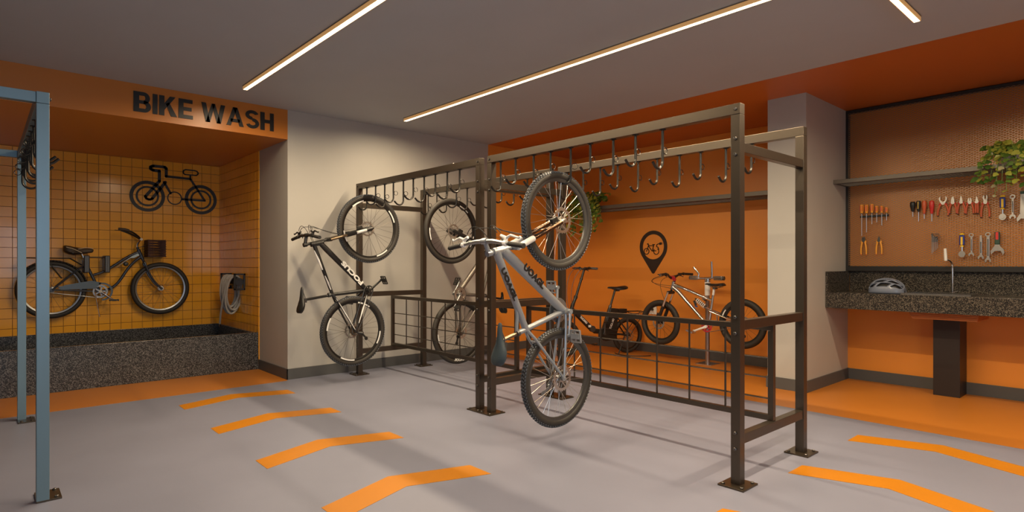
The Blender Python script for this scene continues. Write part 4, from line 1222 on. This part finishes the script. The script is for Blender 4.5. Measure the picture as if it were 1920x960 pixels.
mesh_shelf('grey mesh shelf on the orange back wall between plant and column', -6.05, -2.737, 6.59, 7.028, 2.024, 2.074)

gc = thing('granite_counter', 'brown speckled granite wash counter with upstand below the tool panel', 'counter', T(-.8, 7.0, .8))
def gp_(n, *a):
    return MB().box(a[0] + .8, a[1] + .8, a[2] - 7.0, a[3] - 7.0, a[4] - .8, a[5] - .8).build(n, M_COUNTER, gc, smooth=0, bevel=.002)
SX0, SX1, SY0, SY1 = -1.700, -1.20, 6.50, 6.84
gp_('front_apron', -2.357, CX1, 6.40, 6.425, .800, .9575)
tm_ = MB()
for a in ((-2.357, SX0, 6.4255, 7.012), (SX1, CX1, 6.4255, 7.012), (SX0, SX1, 6.4255, SY0), (SX0, SX1, SY1, 7.012)):
    tm_.box(a[0] + .8, a[1] + .8, a[2] - 7.0, a[3] - 7.0, .937 - .8, .957 - .8)
tm_.build('worktop', M_COUNTER, gc, smooth=0)
gp_('back_upstand', -2.335, CX1, 7.0125, 7.028, .957, 1.168)
gp_('side_upstand', -2.357, -2.336, 6.40, 7.012, .958, 1.168)

sk_ = thing('sink', 'stainless steel sink rim set in the granite counter', 'sink', T((SX0 + SX1) / 2, (SY0 + SY1) / 2, .82))
sx, sy = (SX1 - SX0) / 2, (SY1 - SY0) / 2
rm = MB(); z = .957 - .82
for a in ((-sx - .018, -sx + .012, -sy - .018, sy + .018), (sx - .012, sx + .018, -sy - .018, sy + .018), (-sx + .012, sx - .012, -sy - .018, -sy + .012), (-sx + .012, sx - .012, sy - .012, sy + .018)):
    rm.box(*a, z + .0005, z + .016)
rm.build('rim', M_STEEL, sk_, smooth=0)
bw_ = MB(); bw_.box(-sx + .004, sx - .004, -sy + .004, sy - .004, 0, .004)
for a in ((-sx + .002, -sx + .008, -sy + .002, sy - .002), (sx - .008, sx - .002, -sy + .002, sy - .002), (-sx + .008, sx - .008, -sy + .002, -sy + .008), (-sx + .008, sx - .008, sy - .008, sy - .002)):
    bw_.box(*a, 0, z)
bw_.build('bowl', M_STEEL, sk_, smooth=0)
MB().cyl((0, 0, .006), (0, 0, 1), .03, .005, 18).build('drain', M_DGREY, sk_)

fc = thing('faucet', 'slim chrome upright faucet behind the sink', 'faucet', T(-1.402, 6.91, .957))
MB().lathe([(.001, .016), (.022, .016), (.026, .010), (.026, 0), (.001, 0)], 18).build('base', M_CHROME, fc)
MB().tube([(0, 0, .010), (0, 0, .24)] + bez((0, 0, .25), (0, 0, .31), (-.010, -.03, .325), (-.035, -.085, .335), 8), .0085, 12).build('stem', M_CHROME, fc)
MB().tube([(-.035, -.085, .320), (-.036, -.090, .370), (-.038, -.095, .435)], [.013, .0135, .011], 14).build('spout', M_WHITE, fc, label='upright spout with its bright reflection painted white')  # bright reflection on the chrome tip painted as plain white
MB().tube([(.012, 0, .02), (.045, -.01, .03)], .005, 8).build('lever', M_CHROME, fc)

pd = thing('counter_pedestal', 'dark brown rectangular pedestal under the granite counter', 'pedestal', T(-1.418, 6.88, 0))
MB().box(-.104, .104, -.126, .148, 0, .728).build('body', M_PILLAR, pd, smooth=0, bevel=.003)
MB().box(-.108, .108, -.130, .148, .728, .7335).build('cap', M_DARK, pd, smooth=0)
tt = thing('under_counter_board', 'orange grooved board under the counter on top of the dark pedestal', 'board', T(-1.385, 6.70, .7345))
for k in range(4):
    w0 = .255 - .0 + .008 * k * .9
    MB().prism([(-.243 - .008 * k, .0155 * k + .001), (.245 + .004 * k, .0155 * k + .001), (.246 + .004 * (k + 1) * .5, .0155 * (k + 1) - .001), (-.243 - .008 * (k + .9), .0155 * (k + 1) - .001)], -.27, .20, frame((0, 0, 0), (1, 0, 0), (0, 0, 1), (0, -1, 0))).build('slat', M_TRAY, tt, smooth=0)

# ---- helmet: vented shell over a dark liner
he = thing('bicycle_helmet', 'pale grey blue vented cycling helmet lying on the granite counter', 'helmet', T(-1.862, 6.60, .957))
M_HELM = mat('pale_blue_grey_shell', (.145, .17, .23), .35, coat=.3)
def helm(u, v, k=1.0):
    # u 0..1 front to back, v -1..1 side to side
    a = PI * u; x = -.142 * math.cos(a) * k
    prof = math.sin(a) ** .62
    h = .136 * prof * (1 - .10 * (u - .45)) * k; w = .104 * math.sin(a) ** .55 * k
    ph = v * PI / 2
    return (x, w * math.sin(ph), max(.0, .004 + h * math.cos(ph) ** .75))
NU, NV = 44, 40
hv, hf = [], []
for i in range(NU + 1):
    for j in range(NV + 1):
        hv.append(helm(.03 + .94 * i / NU, -1 + 2 * j / NV))
def vent(i, j):
    q = (j + .5) / NV * 2 - 1; u = (i + .5) / NU
    for lo, hi, off in ((.07, .24, .0), (.31, .50, .12), (.57, .75, .03)):
        if lo < abs(q) < hi:
            p = (u + off + (abs(q) - lo) * .45 - .10) % .30
            return .03 < p < .27 and .09 < u < .93
    return False
for i in range(NU):
    for j in range(NV):
        if vent(i, j): continue
        a = i * (NV + 1) + j
        hf.append((a, a + 1, a + NV + 2, a + NV + 1))
hs = MB(); hs.add(hv, hf)
hso = hs.build('shell', M_HELM, he, smooth=60)
m_ = hso.modifiers.new('thickness', 'SOLIDIFY'); m_.thickness = .012; m_.offset = -1
lv, lf = [], []
for i in range(NU + 1):
    for j in range(NV + 1): lv.append(helm(.03 + .94 * i / NU, -1 + 2 * j / NV, .90))
for i in range(NU):
    for j in range(NV):
        a = i * (NV + 1) + j; lf.append((a, a + 1, a + NV + 2, a + NV + 1))
MB().add(lv, lf).build('liner', M_BLACK, he, smooth=60)

# ---- tools on the panel; local x along the wall, y up, z out of the wall
TY = 6.971
def tool(name, label, cat, x, z, group):
    return thing(name, label, cat, frame((x, TY, z), (1, 0, 0), (0, 0, 1), (0, -1, 0)), group)
def rot_y(): return Matrix.Rotation(-PI / 2, 4, 'X')          # lathe axis onto local y
M_TO = mat('orange_yellow_handle', (.92, .40, .04), .4)
M_TRED = mat('red_handle', (.62, .035, .03), .35)
M_TOR = mat('red_orange_handle', (.58, .11, .035), .4)
M_TYEL = mat('yellow_handle', (.80, .52, .03), .4)
M_TBLUE = mat('dark_blue_handle', (.02, .035, .26), .4)
M_TGRN = mat('dark_green_handle', (.02, .06, .04), .5)
M_TSTEEL = mat('tool_steel', (.62, .60, .57), .28, .95)
def screwdriver(label, x, top, mid, bot, hm, rad=.017, tip=None, stripe=None, group='screwdrivers on the tool panel', shape=0):
    t = tool('screwdriver', label, 'screwdriver', x, bot, group)
    H = top - mid; y0 = mid - bot
    if shape == 0: pr = [(.001, 0), (rad * .7, 0), (rad * .72, H * .12), (rad, H * .2), (rad, H * .93), (rad * .8, H), (.001, H)]
    else: pr = [(.001, 0), (rad * .55, 0), (rad * .6, H * .12), (rad * .72, H * .3), (rad, H * .55), (rad, H * .85), (rad * .7, H), (.001, H)]
    C = T(0, y0, .020) @ rot_y()
    h = MB().lathe(pr, 12, C).build('handle', hm, t)
    MB().tube([(0, 0, .020), (0, y0 + .002, .020)], .0032, 8).build('shaft', M_TSTEEL, t)
    MB().lathe([(.001, -.006), (.007, -.006), (.008, .004), (.001, .004)], 10, C).build('collar', tip or M_BLACK, t)
    if stripe:
        for dx in ((-.5, .5) if shape == 0 else (0,)):
            MB().box(rad * dx - .003, rad * dx + .003, y0 + H * .22, y0 + H * .9, .020 + rad * .8, .020 + rad * 1.02).build('stripe', stripe, h, smooth=0)
    return t
ods = [(-2.198, 1.872, 1.782, 1.543), (-2.153, 1.869, 1.779, 1.579), (-2.102, 1.872, 1.781, 1.661), (-2.057, 1.848, 1.778, 1.679), (-2.011, 1.845, 1.775, 1.646), (-1.967, 1.828, 1.773, 1.695)]
names = ['orange screwdriver with the longest shaft, leftmost on the panel', 'second orange screwdriver from the left with long shaft', 'third orange screwdriver from the left in the holder',
         'fourth orange screwdriver from the left in the holder', 'fifth orange screwdriver from the left in the holder', 'smallest orange screwdriver at the right end of the holder']
for i, (x, a, b_, c) in enumerate(ods):
    screwdriver(names[i], x, a, b_, c, M_TO, .0175 - .0012 * i, stripe=M_RED)
sh_ = tool('screwdriver_holder', 'black bar holding the six orange screwdrivers', 'holder', -2.083, 1.735, None)
MB().box(-.135, .135, .0, .022, .0005, .012).build('bar', M_BLACK, sh_, smooth=0, bevel=.002)
for x in (-2.198, -2.153, -2.102, -2.057, -2.011, -1.967):
    MB().annulus((x + 2.083, -.020), .0055, .010, .004, .012, 12, M=frame((0, .010, 0), (1, 0, 0), (0, 0, -1), (0, 1, 0))).build('clip_ring', M_GREYP, sh_)
screwdriver('stubby black screwdriver beside the yellow and black one', -1.736, 1.868, 1.773, 1.718, M_BLACK, .025, shape=1)
screwdriver('black screwdriver with yellow stripe beside the red ones', -1.687, 1.874, 1.770, 1.670, M_BLACK, .021, stripe=M_TYEL, shape=1)
screwdriver('dull red screwdriver next to the bright red one', -1.639, 1.871, 1.747, 1.692, M_TOR, .021, tip=M_TRED, shape=1)
screwdriver('bright red screwdriver left of the row of pliers', -1.577, 1.866, 1.743, 1.664, M_TRED, .022, tip=M_TRED, shape=1)

def pliers(label, x, top, mid, bot, hm, kind, spread, group, tipm=None, headm=None):
    t = tool('pliers', label, 'pliers', x, bot, group)
    H = mid - bot; J = top - mid; hm2 = headm or M_TSTEEL
    z = .018
    for s in (-1, 1):
        pts = [(s * .007, H + .004, z), (s * spread * .75, H * .80, z), (s * spread, H * .45, z), (s * spread * .88, 0, z)]
        o = MB().tube(bez(*pts, 8), [.0058 + .0022 * math.sin(PI * k / 8) for k in range(9)], 8, flat=.8).build('handle', hm, t)
        MB().tube([lerp(pts[3], pts[2], .04), pts[3], (pts[3][0], -.006, z)], [.0075, .0075, .005], 8).build('handle_tip', tipm or M_BLACK, o)
        MB().tube([(s * .004, H - .004, z), (s * .018, H + .004, z), (s * (spread * .62 + .006), H * .90, z)], [.006, .007, .005], 8).build('guard', tipm and hm or M_TRED, o)
    h = MB(); z0, z1 = z - .006, z + .006
    h.cyl((0, H + .006, z), (0, 0, 1), .015, .015, 14)
    for s in (-1, 1):
        if kind == 'wide': poly = [(s * .003, H), (s * .014, H), (s * .030, H + J * .45), (s * .033, H + J * .8), (s * .020, H + J), (s * .021, H + J * .75), (s * .020, H + J * .5), (s * .002, H + J * .22)]
        elif kind == 'needle': poly = [(0, H), (s * .013, H), (s * .010, H + J * .4), (s * .003, H + J), (0, H + J)]
        elif kind == 'cutter': poly = [(0, H), (s * .014, H), (s * .016, H + J * .5), (s * .011, H + J * .9), (s * .003, H + J), (s * .002, H + J * .5)]
        elif kind == 'open': poly = [(0, H), (s * .015, H), (s * .013, H + J * .35), (s * .020, H + J * .7), (s * .013, H + J), (s * .005, H + J * .95), (s * .006, H + J * .6), (0, H + J * .4)]
        else: poly = [(0, H), (s * .013, H), (s * .012, H + J * .6), (s * .006, H + J), (s * .001, H + J), (0, H + J * .5)]
        if s < 0: poly = poly[::-1]
        h.prism(poly, z0, z1)
    h.build('jaws', hm2, t, smooth=0)
    return t
PG = 'pliers on the tool panel'
pliers('wide round-jawed pliers with red orange handles, left end of the row', -1.486, 1.902, 1.829, 1.713, M_TOR, 'wide', .047, PG)
pliers('small snub-nosed pliers with red orange handles, second in the row', -1.408, 1.891, 1.828, 1.730, M_TOR, 'snub', .030, PG)
pliers('needle-nosed pliers with red orange handles, third in the row', -1.343, 1.893, 1.828, 1.723, M_TOR, 'needle', .031, PG)
pliers('broad cutting pliers with red orange handles, fourth in the row', -1.277, 1.870, 1.820, 1.719, M_TOR, 'cutter', .031, PG)
pliers('closed narrow pliers with red handles seen edge-on', -1.224, 1.876, 1.822, 1.721, M_TOR, 'needle', .009, PG)
pliers('large pliers with red orange handles at the right end of the row', -1.161, 1.886, 1.812, 1.679, M_TOR, 'open', .034, PG)
pliers('yellow orange pliers at the lower left corner of the panel', -2.181, 1.532, 1.484, 1.345, M_TO, 'cutter', .028, PG, tipm=M_TOR, headm=M_DGREY)
pliers('yellow orange pliers, the right one of the lower pair', -2.037, 1.532, 1.482, 1.345, M_TO, 'needle', .028, PG, tipm=M_TOR, headm=M_DGREY)

def ratchet(label, x, top, mid, bot):
    t = tool('ratchet', label, 'ratchet', x, bot, 'blue and yellow ratchets')
    L = top - bot; y0 = mid - bot; H = top - mid
    h = MB().box(-.020, .020, y0, y0 + H * .86, .010, .034).build('handle', M_TBLUE, t, smooth=0, bevel=.007)
    MB().box(-.008, .008, y0 + .004, y0 + H * .70, .0345, .037).build('stripe', M_TYEL, h, smooth=0)
    MB().lathe([(.001, H * .86), (.019, H * .86), (.021, H * .93), (.016, H), (.001, H)], 12, T(0, y0, .022) @ rot_y()).build('end_cap', M_TYEL, h)
    MB().lathe([(.001, -.002), (.016, -.002), (.011, .012), (.001, .012)], 12, T(0, y0 - .012, .022) @ rot_y()).build('collar', M_TYEL, h)
    MB().tube([(0, .045, .022), (0, y0 - .008, .022)], [.006, .0075], 8).build('shaft', M_TSTEEL, t)
    b = MB(); b.prism([(.026 * math.cos(a), .030 + .030 * math.sin(a)) for a in [2 * PI * k / 20 for k in range(20)]], .012, .030)
    b.cyl((0, .03, .031), (0, 0, 1), .014, .006, 14)
    b.build('ratchet_head', M_TSTEEL, t)
ratchet('blue and yellow ratchet in the upper tool row under the plant', -1.035, 1.873, 1.759, 1.645)
ratchet('blue and yellow ratchet in the lower tool row', -1.336, 1.537, 1.423, 1.308)

def wrench(label, x, top, bot, w, ring=True, r0=.020, r1=.022, down=True):
    t = tool('wrench', label, 'wrench', x, bot, 'wrenches on the tool panel')
    L = top - bot; z0, z1 = .012, .020
    b = MB()
    b.prism([(-w / 2, r1 * 1.5), (w / 2, r1 * 1.5), (w / 2 * 1.1, L - r0 * 1.4), (-w / 2 * 1.1, L - r0 * 1.4)], z0, z1)
    sk2 = b.build('shank', M_TSTEEL, t, smooth=0, bevel=.0015)
    MB().prism([(-w * .22, r1 * 2.6), (w * .22, r1 * 2.6), (w * .22, L - r0 * 3), (-w * .22, L - r0 * 3)], z1 - .001, z1 + .0006).build('groove', M_DGREY, sk2, smooth=0)
    if ring: MB().annulus((0, L - r0), r0 * .58, r0, z0 - .003, z1 + .003, 24).build('ring_end', M_TSTEEL, t)
    else: MB().prism([(-w * .5, L - r0 * 1.5), (w * .5, L - r0 * 1.5), (w * .42, L), (-w * .42, L)], z0, z1).build('tapered_end', M_TSTEEL, t, smooth=0)
    # open jaw: fork pointing down
    poly = [(-r1 * .55, r1 * 1.7), (-r1, r1 * 1.05), (-r1 * 1.02, .3 * r1), (-r1 * .62, 0), (-r1 * .50, r1 * .55), (-r1 * .3, r1 * .95), (r1 * .3, r1 * .95), (r1 * .50, r1 * .55), (r1 * .62, 0), (r1 * 1.02, .3 * r1), (r1, r1 * 1.05), (r1 * .55, r1 * 1.7)]
    MB().prism(poly, z0 - .002, z1 + .002).build('open_end', M_TSTEEL, t, smooth=0)
    return t
wrench('chrome combination wrench beside the upper ratchet', -.965, 1.874, 1.655, .014)
wrench('slim chrome combination wrench right of the lower ratchet', -1.265, 1.536, 1.317, .013, r0=.019, r1=.021)
wrench('plain open-ended wrench without a ring, in the lower row', -1.194, 1.512, 1.290, .017, ring=False, r1=.022)
wrench('largest combination wrench in the lower row', -1.141, 1.540, 1.262, .020, r0=.021, r1=.022)

aw = tool('adjustable_wrench', 'large grey adjustable wrench at the right edge under the plant', 'wrench', -.895, 1.628, None)
MB().prism([(-.020, .06), (.020, .06), (.016, .25), (-.016, .25)], .010, .024).build('handle', M_TSTEEL, aw, smooth=0, bevel=.003)
MB().prism([(-.016, .245), (.016, .245), (.018, .27), (-.018, .27)], .008, .026).build('grip_end', M_TGRN, aw, smooth=0)
MB().prism([(-.022, .065), (.022, .065), (.040, .03), (.036, .0), (.018, .022), (-.012, .026), (-.036, -.005), (-.042, .024)], .008, .026).build('jaw', M_TSTEEL, aw, smooth=0)
pw = tool('adjustable_wrench', 'wide-jawed wrench with red and dark green handle, right end of the lower row', 'wrench', -1.073, 1.329, None)
hd = MB().box(-.019, .019, .095, .212, .010, .034).build('handle', M_TGRN, pw, smooth=0, bevel=.006)
MB().box(-.010, .010, .140, .208, .0345, .037).build('grip_panel', M_TRED, hd, smooth=0)
MB().prism([(-.016, .10), (.016, .10), (.022, .072), (-.022, .072)], .012, .028).build('neck', M_TSTEEL, pw, smooth=0)
jw = MB()
jw.prism([(-.022, .078), (.022, .078), (.046, .05), (.052, .02), (.040, -.004), (.036, .018), (.024, .038), (-.020, .034), (-.044, .004), (-.048, .034)], .010, .030)
jw.build('jaw', M_TSTEEL, pw, smooth=0)
hk = tool('hex_key_set', 'set of steel hex keys in a black holder', 'tool', -1.552, 1.349, None)
MB().box(-.028, .022, .110, .165, .004, .022).build('holder', M_BLACK, hk, smooth=0, bevel=.003)
MB().box(-.030, -.016, .160, .196, .004, .020).build('holder_clip', M_BLACK, hk, smooth=0, bevel=.003)
for k in range(5):
    x = -.022 + .0115 * k; top = .190 - .013 * k; low = .0 + .012 * k
    MB().tube([(x, low, .024), (x, top - .006, .024), (x + .006, top, .024), (x + .058 - .006 * k, top + .003, .024)], .0036 - .0003 * k, 6).build('hex_key', M_TSTEEL, hk)

# ================================================================== BACK WALL
# location pin with an electric bicycle
pn = thing('location_pin_sign', 'dark brown location pin with electric bicycle pictogram on the orange wall', 'sign', T(-4.866, YB, 1.40))
PM = frame((0, -.0005, 0), (1, 0, 0), (0, 0, 1), (0, -1, 0))
pz = lambda z: z - 1.40
cxp, czp, ro_, ri_ = 0, pz(1.484), .228, .176
b = MB()
b.annulus((cxp, czp), ri_, ro_, 0, .006, 48, M=PM)
th = math.asin(ro_ / (1.484 - 1.075))
low = (0, pz(1.108))
pts_out = [(ro_ * math.sin(a), czp - ro_ * math.cos(a)) for a in [PI * .5 - th + (2 * th - PI) * 0 for _ in range(1)]]
tx, tz = ro_ * math.cos(th), czp - ro_ * math.sin(th)
arc = [(ri_ * math.sin(a), czp - ri_ * math.cos(a)) for a in [-1.05 + 2.1 * k / 16 for k in range(17)]]
xl, zl = -tx, tz
b.prism([(-tx, tz), (-.022, pz(1.120)), (-.008, pz(1.108)), (.008, pz(1.108)), (.022, pz(1.120)), (tx, tz)] + arc[::-1], 0, .0058, PM)
b.build('pin_shape', M_SIGN, pn, smooth=0)
e = MB()
w = .011
c1, c2 = (-.112, pz(1.422)), (.050, pz(1.418))
e.annulus(c1, .036, .047, 0, .005, 28, M=PM)
e.annulus(c2, .036, .047, 0, .005, 28, a0=PI * .75, a1=PI * 2.35, M=PM)
e.stroke([c1, (-.075, pz(1.515)), (-.100, pz(1.525)), (-.085, pz(1.530))], w, 0, .005, PM)
e.stroke([(-.075, pz(1.500)), (.000, pz(1.500)), (-.005, pz(1.430)), (-.020, pz(1.425)), (-.075, pz(1.490))], w, 0, .005, PM)
e.stroke([(.010, pz(1.515)), (-.010, pz(1.440))], w, 0, .005, PM); e.stroke([(-.012, pz(1.516)), (.022, pz(1.516))], w, 0, .005, PM)
e.stroke([(-.02, pz(1.425)), (.045, pz(1.428))], w, 0, .005, PM)
e.stroke([(.092, pz(1.445)), (.080, pz(1.475)), (.055, pz(1.485)), (.060, pz(1.512)), (.080, pz(1.522)), (.105, pz(1.525))], w, 0, .005, PM)
e.prism([(.100, pz(1.508)), (.128, pz(1.508)), (.138, pz(1.525)), (.128, pz(1.545)), (.100, pz(1.540))], 0, .005, PM)
e.stroke([(.130, pz(1.535)), (.148, pz(1.538))], .007, 0, .005, PM); e.stroke([(.130, pz(1.517)), (.148, pz(1.520))], .007, 0, .005, PM)
e.build('electric_bicycle_pictogram', M_SIGN, pn, smooth=0)

ol = thing('wall_outlet', 'white wall outlet with black plug behind the polished bike', 'outlet', T(-4.866, YB, .606))
MB().box(-.058, .058, -.012, -.0005, -.070, .070).build('cover_plate', M_WHITE, ol, smooth=0, bevel=.003)
MB().cyl((.0, -.014, .0), (0, 1, 0), .024, .006, 16).build('socket', M_WHITE, ol)
cb = thing('charging_cable', 'black charging cable from the outlet to the electric bicycle', 'cable', T(-4.866, YB - .02, .606))
MB().tube([(0, .001, 0), (0, -.05, 0)], [.019, .014], 10).build('plug', M_BLACK, cb)
MB().tube(bez((0, -.05, 0), (-.04, -.16, .0), (-.12, -.18, -.10), (-.20, -.28, -.04), 14) + bez((-.20, -.28, -.04), (-.235, -.33, 0), (-.25, -.38, .0), (-.262, -.42, -.005), 6)[1:], .006, 8).build('cord', M_CABLE, cb)
MB().tube(bez((-.30, -.46, -.596), (-.1, -.62, -.597), (.10, -.50, -.597), (.18, -.30, -.597), 14), .006, 8).build('cord', M_CABLE, cb)

# ================================================================== PLANTS
def leaf_mesh(m, s):
    o = [(0, 0), (.30, .10), (.52, .38), (.40, .52), (.46, .78), (.20, .80), (0, 1.1)]
    vs = [(0, 0, 0), (0, .45, .03), (0, .8, .0), (0, 1.12, -.10)]
    R = [(.26, .04, .06), (.52, .34, -.02), (.36, .58, .06), (.30, .82, -.02)]
    vs += R + [(-a, b, c) for a, b, c in R]
    fs = [(0, 4, 5, 1), (1, 5, 6, 2), (2, 6, 7, 3), (0, 1, 9, 8), (1, 2, 10, 9), (2, 3, 11, 10)]
    b = MB(); b.v = [(x * s, y * s, z * s) for x, y, z in vs]; b.f = fs
    return b
def leafmat(n, c):
    return mat(n, c, .45, var=.25, vscale=12)
LM = [leafmat('dark_green_leaf', (.06, .13, .02)), leafmat('mid_green_leaf', (.115, .21, .03)), leafmat('yellow_green_leaf', (.32, .35, .05)), leafmat('pale_leaf', (.42, .40, .22))]
def plant(label, X, Y, Z, wid, up, drop, n, s, front, single, seed, lipz):
    r = random.Random(seed)
    t = thing('trailing_plant', label, 'plant', T(X, Y, Z))
    pot = MB().lathe([(.001, 0), (.075, 0), (.095, .13), (.100, .135), (.092, .135), (.085, .115), (.001, .115)], 24)
    pot.build('pot', M_WHITE, t, label='pale pot mostly hidden by leaves')
    meshes = [leaf_mesh(LM[k], s).mesh('leaf', LM[k], 60) for k in range(4)]
    joined = [MB() for _ in range(4)]
    stems = MB(); spots = []
    ns = n // 9
    for k in range(ns):
        a = r.uniform(0, 2 * PI); x0 = .06 * math.cos(a); y0 = .06 * math.sin(a)
        hang = r.random() < .62
        x1 = r.uniform(-wid, wid)
        if hang:
            yf = front - r.uniform(.02, .08); d = -drop * (r.random() ** .8) * (1 - .4 * abs(x1) / wid)
            path = bez((x0, y0, .11), (x1 * .4, (y0 + yf) / 2, .11 + up * r.uniform(.7, 1.2)), (x1 * .9, yf, .10 + up * .3), (x1 + r.uniform(-.03, .03), yf + r.uniform(-.01, .03), d), 12)
        else:
            y1 = r.uniform(front * .9, .10)
            path = bez((x0, y0, .11), (x1 * .3, y1 * .3, .11 + up * .6), (x1 * .7, y1, .11 + up * r.uniform(.6, 1.3)), (x1, y1, .08 + up * r.uniform(.1, .9)), 12)
        stems.tube(path, .0022, 5)
        for i in range(3, 13):
            if r.random() < .92: spots.append((path[i], i / 12, Vector(path[i]) - Vector(path[i - 1])))
    r.shuffle(spots)
    stems.build('stem', LM[1], t, kind='stuff')
    for i, (p, f, d) in enumerate(spots[:n]):
        q = r.random()
        k = 2 if q < .18 + .35 * f else (0 if q > .80 else 1)
        if r.random() < .04: k = 3
        az = r.uniform(0, 2 * PI)
        out = Vector((math.cos(az), -abs(math.sin(az)) * 1.2, -.35 - r.random() * .6)).normalized()
        nrm = Vector((r.uniform(-.5, .5), -1.0, r.uniform(.1, 1.0)))
        ez = (nrm - out * nrm.dot(out)).normalized(); ex = out.cross(ez)
        sc = r.uniform(.65, 1.2)
        M = frame(Vector(p), ex * sc, out * sc, ez * sc)
        if single: put('leaf', meshes[k], t, M)
        else: joined[k].add(leaf_mesh(None, s).v, leaf_mesh(None, s).f, M)
    if not single:
        for k in range(4):
            if joined[k].v: joined[k].build('foliage', LM[k], t, smooth=60, kind='stuff')
    return t
plant('trailing plant with yellow green leaves on the shelf above the tools', -.93, 6.76, 2.087, .22, .15, .32, 300, .052, -.17, True, 5, 0)
plant('trailing ivy at the left end of the back wall shelf', -5.78, 6.78, 2.034, .38, .20, .46, 900, .055, -.21, False, 11, 0)
